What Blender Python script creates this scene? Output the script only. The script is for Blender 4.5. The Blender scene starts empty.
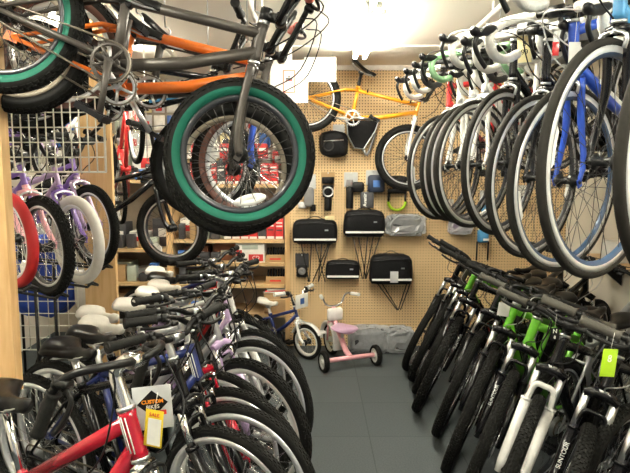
import bpy, math, random
from mathutils import Vector, Matrix
random.seed(7)
SC = bpy.context.scene
COL = SC.collection
PI = math.pi
def rad(a): return a * PI / 180.0

# ---------------------------------------------------------------- camera
EYE = 1.55; TILT = 6.2; FPX = 560.0
cam = bpy.data.cameras.new('camera'); cam_o = bpy.data.objects.new('camera', cam); COL.objects.link(cam_o)
cam.sensor_width = 36.0; cam.lens = FPX / 630.0 * 36.0; cam.clip_start = 0.02
cam_o.location = (0, 0, EYE); cam_o.rotation_euler = (rad(90 - TILT), 0, 0)
SC.camera = cam_o
# ---------------------------------------------------------------- world and exposure
w = bpy.data.worlds.new('ambient_fill'); SC.world = w; w.use_nodes = True  # even ambient fill let in through the open rear, no window behind it
bg = w.node_tree.nodes['Background']; bg.inputs[0].default_value = (1.0, 0.97, 0.9, 1); bg.inputs[1].default_value = 0.2
SC.view_settings.view_transform = 'Standard'; SC.view_settings.look = 'None'
SC.view_settings.gamma = 1.0; SC.view_settings.exposure = 1.1; SC.view_settings.use_curve_mapping = False
TUBE_POWER = 50.0

def P(px, py, y):
    """the point of the room seen at that place of the photograph, on the plane y"""
    t = rad(TILT); dx = (px - 315) / FPX; dy = (236.5 - py) / FPX
    d = Vector((dx, math.cos(t) + dy * math.sin(t), -math.sin(t) + dy * math.cos(t)))
    return Vector((0, 0, EYE)) + d * (y / d.y)

# ---------------------------------------------------------------- materials
MATS = {}
def mat(name, col, rough=0.5, metal=0.0, var=0.06, bump=0.0, scale=30.0, coat=0.0, trans=0.0, emit=None, alpha=1.0, spec=None):
    if name in MATS: return MATS[name]
    m = bpy.data.materials.new(name); m.use_nodes = True; nt = m.node_tree; b = nt.nodes['Principled BSDF']
    col = tuple(col) + (1,)
    b.inputs['Roughness'].default_value = rough; b.inputs['Metallic'].default_value = metal
    if spec is not None: b.inputs['Specular IOR Level'].default_value = spec
    if coat: b.inputs['Coat Weight'].default_value = coat; b.inputs['Coat Roughness'].default_value = 0.08
    if trans: b.inputs['Transmission Weight'].default_value = trans
    if alpha < 1: b.inputs['Alpha'].default_value = alpha
    tc = nt.nodes.new('ShaderNodeTexCoord'); nz = nt.nodes.new('ShaderNodeTexNoise')
    nz.inputs['Scale'].default_value = scale; nz.inputs['Detail'].default_value = 3
    nt.links.new(tc.outputs['Object'], nz.inputs['Vector'])
    rp = nt.nodes.new('ShaderNodeValToRGB')
    rp.color_ramp.elements[0].position = 0.3; rp.color_ramp.elements[1].position = 0.7
    rp.color_ramp.elements[0].color = tuple(c * (1 - var) for c in col[:3]) + (1,)
    rp.color_ramp.elements[1].color = tuple(min(1, c * (1 + var)) for c in col[:3]) + (1,)
    nt.links.new(nz.outputs['Fac'], rp.inputs['Fac']); nt.links.new(rp.outputs['Color'], b.inputs['Base Color'])
    if bump:
        bp = nt.nodes.new('ShaderNodeBump'); bp.inputs['Strength'].default_value = bump; bp.inputs['Distance'].default_value = 0.01
        nt.links.new(nz.outputs['Fac'], bp.inputs['Height']); nt.links.new(bp.outputs['Normal'], b.inputs['Normal'])
    if emit: b.inputs['Emission Color'].default_value = tuple(emit[:3]) + (1,); b.inputs['Emission Strength'].default_value = emit[3]
    MATS[name] = m
    return m
rubber = mat('tyre_rubber', (0.011, 0.011, 0.010), 0.8, var=0.25, scale=60, spec=.12)
rubber_grey = mat('road_tyre_rubber', (0.020, 0.0185, 0.016), 0.7, var=0.15, scale=60, spec=.15)
side_black = mat('sidewall_black', (0.009, 0.009, 0.009), 0.6, spec=.2)
side_green = mat('sidewall_green', (0.008, 0.115, 0.075), 0.65, spec=.25)
side_brown = mat('sidewall_brown', (0.12, 0.05, 0.035), 0.6)
red_rub = mat('tyre_red', (0.42, 0.012, 0.015), 0.6)
white_rub = mat('tyre_white', (0.72, 0.70, 0.64), 0.65)
chrome = mat('chrome', (0.85, 0.85, 0.85), 0.14, 1.0, var=0.02)
alu = mat('brushed_aluminium', (0.68, 0.69, 0.70), 0.32, 1.0, var=0.05)
rim_alu = mat('rim_track', (0.84, 0.86, 0.88), 0.3, 0.6, var=0.03)
rim_blk = mat('rim_black', (0.03, 0.033, 0.04), 0.3, 0.0, coat=0.3)
rim_blu = mat('rim_blue_black', (0.04, 0.08, 0.16), 0.3, 0.0, coat=0.3)
rim_wht = mat('rim_white', (0.78, 0.77, 0.72), 0.4)
rim_tan = mat('rim_tan', (0.42, 0.36, 0.28), 0.45)
spoke_m = mat('spoke_steel', (0.72, 0.72, 0.72), 0.25, 1.0)
spoke_b = mat('spoke_black', (0.05, 0.05, 0.05), 0.35, 0.6)
black = mat('black_paint', (0.004, 0.004, 0.005), 0.25, coat=0.25, spec=.3)
satin = mat('satin_black', (0.007, 0.007, 0.007), 0.35, spec=.35)
gunmetal = mat('gunmetal_paint', (0.060, 0.053, 0.046), 0.4, 0.3)
plastic = mat('black_plastic', (0.006, 0.006, 0.007), 0.4, spec=.3)
griprub = mat('grip_rubber', (0.013, 0.013, 0.012), 0.7, bump=0.2, scale=200, spec=.2)
grip_gr = mat('grip_rubber_grey', (0.075, 0.07, 0.058), 0.7, bump=0.2, scale=200)
vinyl = mat('black_vinyl', (0.006, 0.006, 0.006), 0.3, bump=0.05, spec=.4)
wvinyl = mat('white_vinyl', (0.78, 0.75, 0.68), 0.4)
white_p = mat('white_paint', (0.85, 0.84, 0.80), 0.25, coat=0.4)
tape_w = mat('white_bar_tape', (0.80, 0.79, 0.74), 0.6, bump=0.3, scale=80)
tape_b = mat('black_bar_tape', (0.03, 0.03, 0.03), 0.65, bump=0.3, scale=80)
tape_g = mat('green_bar_tape', (0.30, 0.55, 0.30), 0.6)
orange = mat('orange_paint', (0.78, 0.17, 0.015), 0.3, coat=0.5)
yellow = mat('yellow_orange_paint', (0.85, 0.36, 0.02), 0.3, coat=0.5)
blue = mat('blue_paint', (0.02, 0.08, 0.50), 0.28, coat=0.5)
navy = mat('navy_paint', (0.015, 0.03, 0.16), 0.28, coat=0.5)
sky = mat('light_blue_paint', (0.08, 0.32, 0.62), 0.3, coat=0.4)
redp = mat('red_paint', (0.40, 0.005, 0.02), 0.22, coat=0.7)
redb = mat('bright_red_paint', (0.62, 0.03, 0.03), 0.3, coat=0.4)
purple = mat('purple_paint', (0.22, 0.12, 0.45), 0.3, coat=0.4)
lilac = mat('lilac_paint', (0.50, 0.36, 0.58), 0.3, coat=0.4)
pink = mat('pink_paint', (0.86, 0.42, 0.46), 0.35, coat=0.3)
silver = mat('silver_paint', (0.55, 0.56, 0.58), 0.28, 0.6)
green = mat('lime_green_paint', (0.12, 0.45, 0.02), 0.3, coat=0.5)
reflw = mat('white_reflector', (0.92, 0.92, 0.88), 0.25)
reflr = mat('red_reflector', (0.7, 0.02, 0.02), 0.2)
paper = mat('white_card', (0.85, 0.84, 0.78), 0.7)
paper_y = mat('cream_card', (0.85, 0.75, 0.42), 0.7)
paper_yy = mat('yellow_card', (0.85, 0.62, 0.03), 0.6)
paper_gr = mat('grey_card', (0.55, 0.57, 0.58), 0.6)
lime = mat('lime_plastic', (0.45, 0.75, 0.02), 0.4)
card = mat('brown_cardboard', (0.42, 0.27, 0.13), 0.8)
wood = None

# ---------------------------------------------------------------- mesh builder
class MB:
    def __init__(s): s.v = []; s.f = []; s.mi = []; s.m = 0; s.sm = []
    def face(s, ids, smooth=True): s.f.append(ids); s.mi.append(s.m); s.sm.append(smooth)
    def ring(s, pts): b = len(s.v); s.v.extend(tuple(p) for p in pts); return b
    def box(s, c, d, M=None):
        c = Vector(c); b = len(s.v)
        for k in range(8):
            p = Vector(((k & 1) - .5, (k >> 1 & 1) - .5, (k >> 2 & 1) - .5)); p = Vector((p.x * d[0], p.y * d[1], p.z * d[2]))
            if M is not None: p = M @ p
            s.v.append(tuple(c + p))
        for q in ((0, 2, 3, 1), (4, 5, 7, 6), (0, 1, 5, 4), (2, 6, 7, 3), (0, 4, 6, 2), (1, 3, 7, 5)): s.face([b + i for i in q], False)
        return s
    def rbox(s, c, d, r=0.01, M=None, n=3):
        """box with rounded vertical edges and a small chamfer top and bottom (z)"""
        c = Vector(c); hx, hy, hz = d[0] / 2, d[1] / 2, d[2] / 2; r = min(r, hx * .95, hy * .95, hz * .95); rings = []
        for z, ins in ((-hz, r), (-hz + r * .3, r * .3), (-hz + r, 0), (hz - r, 0), (hz - r * .3, r * .3), (hz, r)):
            pts = []
            for k, (sx, sy) in enumerate(((1, 1), (-1, 1), (-1, -1), (1, -1))):
                for j in range(n + 1):
                    a = k * PI / 2 + j / n * PI / 2
                    p = Vector((sx * (hx - r) + math.cos(a) * (r - ins), sy * (hy - r) + math.sin(a) * (r - ins), z))
                    if M is not None: p = M @ p
                    pts.append(c + p)
            rings.append(s.ring(pts))
        m = 4 * (n + 1)
        for a, b in zip(rings, rings[1:]):
            for j in range(m): s.face([a + j, a + (j + 1) % m, b + (j + 1) % m, b + j])
        s.face([rings[0] + j for j in reversed(range(m))], False); s.face([rings[-1] + j for j in range(m)], False)
        return s
    def tube(s, pts, r, n=8, caps=True, flat=1.0):
        pts = [Vector(p) for p in pts]; k = len(pts)
        rs = r if isinstance(r, (list, tuple)) else [r] * k
        T = []
        for i in range(k):
            d = (pts[min(i + 1, k - 1)] - pts[max(i - 1, 0)])
            T.append(d.normalized() if d.length > 1e-9 else Vector((0, 0, 1)))
        a = Vector((0, 1, 0)) if abs(T[0].y) < .9 else Vector((1, 0, 0))
        N = (a - T[0] * a.dot(T[0])).normalized(); rings = []
        for i in range(k):
            N = (N - T[i] * N.dot(T[i])); N = N.normalized() if N.length > 1e-6 else Vector((0, 0, 1)); B = T[i].cross(N)
            rings.append(s.ring([pts[i] + N * (math.cos(2 * PI * j / n) * rs[i]) + B * (math.sin(2 * PI * j / n) * rs[i] * flat) for j in range(n)]))
        for a, b in zip(rings, rings[1:]):
            for j in range(n): s.face([a + j, a + (j + 1) % n, b + (j + 1) % n, b + j])
        if caps: s.face([rings[0] + j for j in reversed(range(n))], False); s.face([rings[-1] + j for j in range(n)], False)
        return s
    def lathe(s, prof, n=48, axis='y', c=(0, 0, 0), closed=True, mats=None, a0=0.0, a1=2 * PI, M=None):
        c = Vector(c); full = abs(a1 - a0 - 2 * PI) < 1e-6; rings = []; cnt = n if full else n + 1
        for i in range(cnt):
            a = a0 + (a1 - a0) * i / n; ca, sa = math.cos(a), math.sin(a); pts = []
            for (r, h) in prof:
                p = Vector((r * ca, h, r * sa)) if axis == 'y' else (Vector((r * ca, r * sa, h)) if axis == 'z' else Vector((h, r * ca, r * sa)))
                if M is not None: p = M @ p
                pts.append(c + p)
            rings.append(s.ring(pts))
        m = len(prof); keep = s.m
        for i in range(n):
            a, b = rings[i], rings[(i + 1) % cnt]
            for j in range(m if closed else m - 1):
                if mats: s.m = mats[j]
                s.face([a + j, a + (j + 1) % m, b + (j + 1) % m, b + j])
        s.m = keep
        return s
    def disc(s, c, r, h, axis='y', n=20, M=None):
        return s.lathe([(0.0005, -h / 2), (r, -h / 2), (r, h / 2), (0.0005, h / 2)], n, axis, c, True, M=M)
    def loft(s, rings, caps=True):
        ids = [s.ring(r) for r in rings]; m = len(rings[0])
        for a, b in zip(ids, ids[1:]):
            for j in range(m): s.face([a + j, a + (j + 1) % m, b + (j + 1) % m, b + j])
        if caps: s.face([ids[0] + j for j in reversed(range(m))]); s.face([ids[-1] + j for j in range(m)])
        return s
    def prism(s, outline, axis_vec, M=None):
        """outline: 3D points of a planar shape, pushed along axis_vec"""
        a = [Vector(p) for p in outline]; v = Vector(axis_vec); n = len(a)
        i0 = s.ring(a); i1 = s.ring([p + v for p in a])
        s.face([i0 + j for j in reversed(range(n))], False); s.face([i1 + j for j in range(n)], False)
        for j in range(n): s.face([i0 + j, i0 + (j + 1) % n, i1 + (j + 1) % n, i1 + j], False)
        return s
    def mesh(s, name, mats):
        me = bpy.data.meshes.new(name); me.from_pydata(s.v, [], s.f)
        for m in (mats if isinstance(mats, (list, tuple)) else [mats]): me.materials.append(m)
        me.polygons.foreach_set('material_index', s.mi); me.polygons.foreach_set('use_smooth', s.sm)
        me.update(); return me
    def build(s, name, mats, parent=None, M=None): return link(name, s.mesh(name, mats), parent, M)
def link(name, me, parent=None, M=None):
    o = bpy.data.objects.new(name, me); COL.objects.link(o)
    if parent is not None: o.parent = parent
    if M is not None: o.matrix_local = M if parent is not None else M; 
    return o
CACHE = {}
def cached(name, key, fn, mats, parent, M=None):
    mats = mats if isinstance(mats, (list, tuple)) else [mats]
    k = (name, key, tuple(m.name for m in mats))
    if k not in CACHE:
        mb = MB(); fn(mb); CACHE[k] = mb.mesh(name, mats)
    return link(name, CACHE[k], parent, M)
def thing(name, label, cat, loc=(0, 0, 0), group=None, M=None):
    o = bpy.data.objects.new(name, None); COL.objects.link(o); o.empty_display_size = 0.05
    if M is not None: o.matrix_world = M
    else: o.location = loc
    return tag(o, label, cat, group)
def tag(o, label, cat, group=None):
    o['label'] = label; o['category'] = cat
    if group: o['group'] = group
    return o
def struct(o): o['kind'] = 'structure'; return o
def T3(x, y=None, z=None): return Matrix.Translation(Vector(x) if y is None else Vector((x, y, z)))
def RX(a): return Matrix.Rotation(rad(a), 4, 'X')
def RY(a): return Matrix.Rotation(rad(a), 4, 'Y')
def RZ(a): return Matrix.Rotation(rad(a), 4, 'Z')
def smooth_path(pts, k=5):
    """Catmull-Rom through the points"""
    pts = [Vector(p) for p in pts]; q = [pts[0] * 2 - pts[1]] + pts + [pts[-1] * 2 - pts[-2]]; out = []
    for i in range(1, len(q) - 2):
        for j in range(k):
            t = j / k; p0, p1, p2, p3 = q[i - 1], q[i], q[i + 1], q[i + 2]
            out.append(0.5 * ((2 * p1) + (p2 - p0) * t + (2 * p0 - 5 * p1 + 4 * p2 - p3) * t * t + (3 * p1 - p0 - 3 * p2 + p3) * t ** 3))
    out.append(pts[-1]); return out
def text(name, s, size, M, m, parent=None, depth=0.0006, bold=0.0):
    cu = bpy.data.curves.new(name, 'FONT'); cu.body = s; cu.size = size; cu.extrude = depth; cu.offset = bold
    cu.align_x = 'CENTER'; cu.align_y = 'CENTER'
    o = bpy.data.objects.new(name, cu); COL.objects.link(o)
    dg = bpy.context.evaluated_depsgraph_get(); me = bpy.data.meshes.new_from_object(o.evaluated_get(dg))
    bpy.data.objects.remove(o); me.materials.clear(); me.materials.append(m)
    return link(name, me, parent, M)
ORD = 'first second third fourth fifth sixth seventh eighth ninth tenth eleventh twelfth thirteenth fourteenth fifteenth sixteenth seventeenth eighteenth'.split()
FRONT = RX(90)   # lettering laid on a face that looks towards -y

# ================================================================= bicycle kit
def wheel(root, loc, R, tr, tread='slick', tyre=rubber, side=side_black, rim=rim_blk, track=rim_alu, rimd=0.018, spokes=spoke_m, nsp=32,
          hub=satin, refl=1, rear=False, disc=False, S=None, rot=0.0, kid=False):
    M = (S or Matrix()) @ T3(loc) @ RY(rot)
    Rr = R - 2 * tr + 0.004
    def f_rim(b):
        w = min(0.013, tr * 0.75) if tr < .018 else 0.014
        b.lathe([(Rr + .003, -w), (Rr - rimd * .58, -w), (Rr - rimd, -w * .45), (Rr - rimd, w * .45), (Rr - rimd * .58, w), (Rr + .003, w), (Rr - .002, 0)], 64, mats=[1, 0, 0, 0, 1, 1, 1])
    wo = cached('wheel', ('rim', R, tr, rimd), f_rim, [rim, track], root, M)
    def f_tyre(b):
        ns = 18 if tread == 'bmx' else 12; prof = []; mats = []
        for j in range(ns):
            a = 2 * PI * (j + .5) / ns
            prof.append((R - tr + math.cos(a) * tr * (0.97 if tread != 'slick' else 1), math.sin(a) * tr))
            am = (2 * PI * (j + 1) / ns) % (2 * PI); am = min(am, 2 * PI - am)
            mats.append(1 if am > rad(90 if tread == 'bmx' else 62) else 0)
        b.lathe(prof, 72, mats=mats)
        if tread in ('knob', 'block', 'bmx'):
            rows = {'knob': (-52, -24, 0, 24, 52), 'block': (-45, -22, 0, 22, 45), 'bmx': (-50, -25, 0, 25, 50)}[tread]
            n = {'knob': 62, 'block': 96, 'bmx': 66}[tread]; hh = {'knob': .0045, 'block': .0028, 'bmx': .003}[tread]
            if tr < .022: n = int(n * .9)
            L = 2 * PI * R / n * .62
            for i in range(n):
                for q, ra in enumerate(rows):
                    a = 2 * PI * (i + (.5 if q % 2 else 0)) / n; c = rad(ra)
                    Mx = (Matrix.Rotation(-a, 4, 'Y') @ T3(R - tr, 0, 0) @ Matrix.Rotation(c, 4, 'Z') @ T3(tr - .001 + hh / 2, 0, 0))
                    b.box(Mx.to_translation(), (hh + .002, tr * .34, L), Mx.to_3x3())
    cached('tyre', ('tyre', R, tr, tread), f_tyre, [tyre, side], wo)
    def f_sp(b):
        for i in range(nsp):
            s = 1 if i % 2 else -1; a = 2 * PI * i / nsp; off = rad(48) * (1 if (i // 2) % 2 else -1)
            hr = 0.022; p = Vector((hr * math.cos(a + off), s * .028, hr * math.sin(a + off))); q = Vector(((Rr - .010) * math.cos(a), s * .002, (Rr - .010) * math.sin(a)))
            b.tube([p, q], .0011, 4, False)
            b.tube([q, q + (p - q).normalized() * .014], .0019, 4, True)
    cached('spokes', ('sp', R, tr, nsp), f_sp, spokes, wo)
    def f_hub(b):
        w = .055 if rear else .045
        b.lathe([(.004, -w - .008), (.009, -w - .008), (.009, -w), (.014, -w), (.014, -.034), (.026, -.030), (.026, -.026), (.013, -.022), (.013, .022), (.026, .026), (.026, .030), (.014, .034), (.014, w), (.009, w), (.009, w + .008), (.004, w + .008)], 16)
    cached('hub', ('hub', rear), f_hub, hub, wo)
    if rear and not kid:
        def f_cas(b):
            for k in range(6): b.disc((0, -.032 - k * .0042, 0), .052 - k * .0055, .0022, n=24)
        cached('cassette', ('c',), f_cas, alu, wo)
    if disc:
        def f_d(b):
            b.lathe([(.062, .038), (.080, .038), (.080, .040), (.062, .040)], 36)
            for k in range(5):
                a = k * 2 * PI / 5; b.tube([(.015 * math.cos(a), .039, .015 * math.sin(a)), (.064 * math.cos(a + .4), .039, .064 * math.sin(a + .4))], .003, 4)
        cached('brake_disc', ('d',), f_d, alu, wo)
    for k in range(refl):
        def f_r(b):
            n = 10; a = Rr - .012; c = Rr - .045
            out = [(a * math.cos(t), .004, a * math.sin(t)) for t in [-.24 + .48 * i / n for i in range(n + 1)]]
            inn = [(c * math.cos(t), .004, c * math.sin(t)) for t in [.15 - .30 * i / n for i in range(n + 1)]]
            b.prism(out + inn, (0, -.010, 0))
        cached('reflector', ('r', R, tr), f_r, reflw, wo, RY(rot * 0 + 90 + k * 180))
    return wo

def ax(ha): return Vector((-math.cos(rad(ha)), 0, math.sin(rad(ha))))
def mix(a, b, t): return a + (b - a) * t

KIND = {
 'mtb':  dict(wb=1.06, R=.340, tr=.027, bb=(-.64, .30), ha=70, rake=.042, fl=.455, ht=.13, sa=73, st=.43, sh=.92, tread='knob', disc=True),
 'road': dict(wb=.985, R=.340, tr=.0128, bb=(-.585, .27), ha=73, rake=.045, fl=.375, ht=.16, sa=73.5, st=.52, sh=.95, tread='slick'),
 'city': dict(wb=1.06, R=.340, tr=.0195, bb=(-.63, .29), ha=70, rake=.042, fl=.43, ht=.15, sa=72, st=.43, sh=.90, tread='block'),
 'bmx':  dict(wb=.85, R=.246, tr=.029, bb=(-.48, .285), ha=74, rake=.030, fl=.295, ht=.118, sa=71, st=.235, sh=.50, tread='bmx'),
 'kid':  dict(wb=.86, R=.235, tr=.024, bb=(-.52, .25), ha=71, rake=.035, fl=.29, ht=.11, sa=70, st=.27, sh=.62, tread='block'),
}
def bike(name, label, kind, axle, yaw, pitch=0, roll=0, steer=0, group=None, col=black, fork='sus', forkcol=None, bars='flat', grips=griprub,
         saddle='black', tyre=rubber, side=side_black, rim=rim_blk, track=rim_alu, band=None, tread=None, extra=None, cat='bicycle', **kw):
    g = dict(KIND[kind]); g.update(kw)
    R, tr, wb = g['R'], g['tr'], g['wb']; forkcol = forkcol or black; tread = tread or g['tread']
    M = T3(axle) @ RZ(yaw) @ RY(pitch) @ RX(roll) @ T3(0, 0, -R)
    root = thing(name, label, cat, M=M, group=group)
    kidlike = kind in ('bmx', 'kid')
    u = ax(g['ha']); A0 = Vector((-g['rake'] / math.sin(rad(g['ha'])), 0, R)); HB = A0 + u * g['fl']; HT = HB + u * g['ht']
    BB = Vector((g['bb'][0], 0, g['bb'][1])); s = ax(g['sa']); ST = BB + s * g['st']; RA = Vector((-wb, 0, R))
    fw = u.cross(Vector((0, 1, 0))); fw = fw if fw.x > 0 else -fw     # forward, square to the steering axis
    S = T3(A0) @ Matrix.Rotation(rad(steer), 4, u) @ T3(-A0)
    t_d = {'mtb': .023, 'road': .020, 'city': .019, 'bmx': .0185, 'kid': .016}[kind] * g.get('fat', 1); t_t = t_d * .86
    # ---- frame
    def f_frame(b):
        b.tube([HB, HB + u * .02, HT - u * .02, HT], [t_d * 1.02, t_d * .9, t_d * .9, t_d * 1.02], 14)
        if g.get('curve'):
            c = g['curve']
            b.tube(smooth_path([HT - u * .035, mix(HT, ST, .35) + Vector((0, 0, .035 * c)), mix(HT, ST, .7) + Vector((0, 0, -.01 * c)), ST - s * .03]), t_t, 12)
            b.tube(smooth_path([HB + u * .03, mix(HB, BB, .4) + Vector((.03 * c, 0, .03 * c)), BB]), t_d, 12)
        else:
            b.tube([HT - u * .03, ST - s * .03], t_t, 12); b.tube([HB + u * .03, mix(HB, BB, .5), BB], [t_d, t_d * 1.05, t_d], 12)
        b.tube([BB, ST], .0155, 12); b.tube([BB + Vector((0, -.036, 0)), BB + Vector((0, .036, 0))], .022, 14)
        b.tube([ST - s * .018, ST + s * .004], .019, 12)
        for q in (-1, 1):
            o = Vector((0, .062 * q, 0)); y1 = Vector((0, (tr + .014) * q, 0))
            b.tube([BB + Vector((-.012, .022 * q, 0)), BB + Vector((-.09, 0, 0)) + y1, RA + o], [.011, .0105, .007], 8)
            b.tube([ST - s * .03 + Vector((0, .014 * q, 0)), mix(ST, RA, .25) + y1 * .9, RA + o], [.009, .0085, .006], 8)
            b.prism([RA + o + Vector((-.02, -.003 * q, -.018)), RA + o + Vector((.025, -.003 * q, -.012)), RA + o + Vector((.018, -.003 * q, .02)), RA + o + Vector((-.02, -.003 * q, .014))], (0, .006 * q, 0))
        b.tube([mix(ST, RA, .25) + Vector((0, -tr - .012, 0)), mix(ST, RA, .25) + Vector((0, tr + .012, 0))], .007, 8)
    fr = cached('frame', (kind, tuple(sorted((k, v) for k, v in g.items() if isinstance(v, (int, float, tuple))))), f_frame, col, root)
    if band:
        def f_b(b):
            b.tube([mix(HB + u * .03, BB, .25), mix(HB + u * .03, BB, .62)], t_d * 1.07, 12, False)
        cached('frame_decal', (kind, 'b', tuple(sorted((k, v) for k, v in g.items() if isinstance(v, (int, float, tuple))))), f_b, band, fr)
    # headset
    for e_, (p0, p1) in enumerate(((HT, HT + u * .012), (HB - u * .010, HB))):
        cached('headset_cup', (kind, R, g['ht'], g['fl'], e_, g.get('fat', 1)), lambda b: b.tube([p0, p1], t_d * 1.05, 14), alu, root)
    # ---- fork
    hw = tr + .022 if fork == 'sus' else tr + .016; AX = Vector((0, 0, R))
    if fork == 'sus':
        low = AX + u * .02
        def f_f(b):
            b.tube([HB - u * .002, HB + u * .04], .016, 10)
        def f_cw(b):
            cr = HB - u * .02
            b.tube([cr + Vector((0, -hw - .012, 0)) - u * .012, cr + Vector((0, -hw * .4, 0)) + u * .004, cr + Vector((0, hw * .4, 0)) + u * .004, cr + Vector((0, hw + .012, 0)) - u * .012], [.020, .022, .022, .020], 10)
        def f_f2(b):
            for q in (-1, 1):
                o = Vector((0, hw * q, 0)) + fw * .018
                b.tube([AX + Vector((0, hw * q, 0)) - u * .02, AX + Vector((0, hw * q, 0)) + u * .03 + fw * .006, AX + o + u * .09 - fw * .02, A0 + u * (g['fl'] * .62) + Vector((0, hw * q, 0))], [.014, .019, .0205, .0225], 12)
                b.tube([A0 + u * (g['fl'] * .62 - .004) + Vector((0, hw * q, 0)), A0 + u * (g['fl'] * .62 + .008) + Vector((0, hw * q, 0))], .0245, 12)
            c = A0 + u * (R + .012); 
            b.tube(smooth_path([A0 + u * (g['fl'] * .56) + Vector((0, -hw, 0)), c + Vector((0, -hw * .8, 0)) + fw * .012, c + Vector((0, 0, 0)) + fw * .014 + u * .012, c + Vector((0, hw * .8, 0)) + fw * .012, A0 + u * (g['fl'] * .56) + Vector((0, hw, 0))], 4), .013 if forkcol is white_p else .009, 8)
        fo = cached('fork', (kind, 'sus', R, tr, g['fl']), f_f2, forkcol, root, S)
        cached('fork_crown', (kind, 'sus', R, tr, g['fl'], forkcol.name), lambda b: (f_f(b), f_cw(b)), g.get('crown', black if forkcol is white_p else forkcol), fo)
        for q in (-1, 1):
            def f_s(b): b.tube([A0 + u * (g['fl'] * .60) + Vector((0, hw * q, 0)), HB - u * .03 + Vector((0, hw * q, 0))], .0150, 12)
            cached('stanchion', (kind, q, R, tr, g['fl']), f_s, g.get('stan', chrome), fo)
    else:
        def f_f(b):
            b.tube([HB - u * .03, HB + u * .01], .017, 12)
            b.tube([HB - u * .03 + Vector((0, -hw - .004, 0)), HB - u * .024, HB - u * .03 + Vector((0, hw + .004, 0))], [.014, .019, .014], 10)
            for q in (-1, 1):
                y = Vector((0, hw * q, 0)); y2 = Vector((0, .048 * q, 0))
                b.tube(smooth_path([HB - u * .028 + y, mix(HB, A0, .5) + y, mix(HB, A0, .85) + y2 + fw * g['rake'] * .35, AX + y2], 4), [.0135] * 5 + [.011] * 5 + [.0085] * 3 if kind == 'road' else .0135, 10, flat=1.0)
                b.box(AX + Vector((0, .048 * q, -.006)), (.022, .006, .03))
        fo = cached('fork', (kind, 'rigid', R, tr, g['fl']), f_f, forkcol, root, S)
        if kind == 'bmx' and g.get('pegs', 1):
            pass
    # ---- wheels
    wk = dict(tread=tread, tyre=tyre, side=side, rim=rim, track=track, rimd=g.get('rimd', .026 if kind == 'city' else .018), spokes=g.get('spk', spoke_m), refl=g.get('refl', 1), hub=g.get('hubm', satin), kid=kidlike, nsp=g.get('nsp', 32))
    wheel(root, AX, R, tr, S=S, disc=g.get('disc', False), rot=g.get('frot', random.choice([0, 35, 70, -40])), **wk)
    wheel(root, RA, R, tr, rear=True, disc=g.get('disc', False), rot=random.choice([20, 50, 160]), **wk)
    # ---- brakes
    if kind in ('road', 'city', 'kid'):
        def f_br(b):
            c = HB - u * .035 + fw * .03
            for q in (-1, 1): b.tube(smooth_path([c + u * .005, c + Vector((0, q * (tr + .022), 0)) - u * .01, c + Vector((0, q * (tr + .018), 0)) - u * .045], 3), .006, 6)
            b.tube([c - fw * .03, c + fw * .012], .005, 6)
        cached('brake_caliper', (kind, R, tr), f_br, alu if kind != 'city' else satin, root, S)
    # ---- stem and bars
    SA = HT + u * .03; stl = {'mtb': .07, 'road': .10, 'city': .05, 'bmx': .05, 'kid': .04}[kind]
    if kind == 'road': SB = SA + fw * stl + u * .008
    elif kind == 'mtb': SB = SA + fw * stl + u * .022
    elif kind == 'city': SB = SA + u * g.get('quill', .05) + fw * stl * g.get('reach', 1)
    else: SB = SA + fw * stl
    def f_stem(b):
        rr = .0165
        if kind == 'city' or kind == 'kid':
            qr = g.get('quillr', .0145)
            b.tube(smooth_path([HT, SA + u * .005, SA + u * (g.get('quill', .05) * .8) , SB - fw * .03 + u * .008, SB], 4), [qr] * 17, 12)
        else:
            b.tube([HT + u * .008, SA + u * .022], rr + .003, 12); b.tube([SA, SB], rr, 10)
        b.tube([SB + Vector((0, -.024, 0)), SB + Vector((0, .024, 0))], .021, 12)
    cached('stem', (kind, R, g['ht'], g['fl'], g['ha'], g.get('quill', 0)), f_stem, g.get('stemm', satin if kind != 'city' else alu), root, S)
    barm = g.get('barm', satin)
    Z = Vector((0, 0, 1)); X = Vector((1, 0, 0))
    def mir(pts): return [Vector((p[0], -p[1], p[2])) for p in reversed(pts)] + [Vector(p) for p in pts[1:]]
    def off(dx, y, dz): return Vector((SB.x + dx, y, SB.z + dz))
    if bars == 'flat':
        hwb = g.get('hwb', .31); ri = g.get('rise', .035)
        half = [off(0, 0, 0), off(0, .05, 0), off(-.004, .10, ri), off(-.03, hwb, ri + .004)]; gs = .13; ext = hwb
        gp = [mix(half[2], half[3], 1 - gs / (hwb - .10)), half[3]]
    elif bars == 'swept':
        half = [off(0, 0, 0), off(.01, .05, .005), off(.0, .11, .035), off(-.02, .20, .045), off(-.08, .29, .04)]; gp = [mix(half[3], half[4], -.02), half[4] + (half[4] - half[3]) * .05]; ext = .28
    elif bars == 'cruiser':
        half = [off(0, 0, 0), off(.02, .05, .01), off(.0, .12, .015), off(-.07, .17, -.005), off(-.125, .185, -.075), off(-.145, .19, -.15)]; gp = [half[3], half[4]]; ext = .28
        gp = [half[4] + (half[3] - half[4]) * .4, half[5] + (half[5] - half[4]) * .1]
    elif bars == 'bmx':
        hb = .30; half = [off(0, 0, 0), off(.0, .045, .0), off(.0, .13, .175), off(-.005, .16, .195), off(-.035, hb + .03, .20)]; gp = [mix(half[3], half[4], .28), half[4]]; ext = hb
    elif bars == 'kid':
        half = [off(0, 0, 0), off(0, .035, 0), off(0, .09, .09), off(-.005, .12, .10), off(-.035, .25, .105)]; gp = [mix(half[3], half[4], .25), half[4]]; ext = .25
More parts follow.
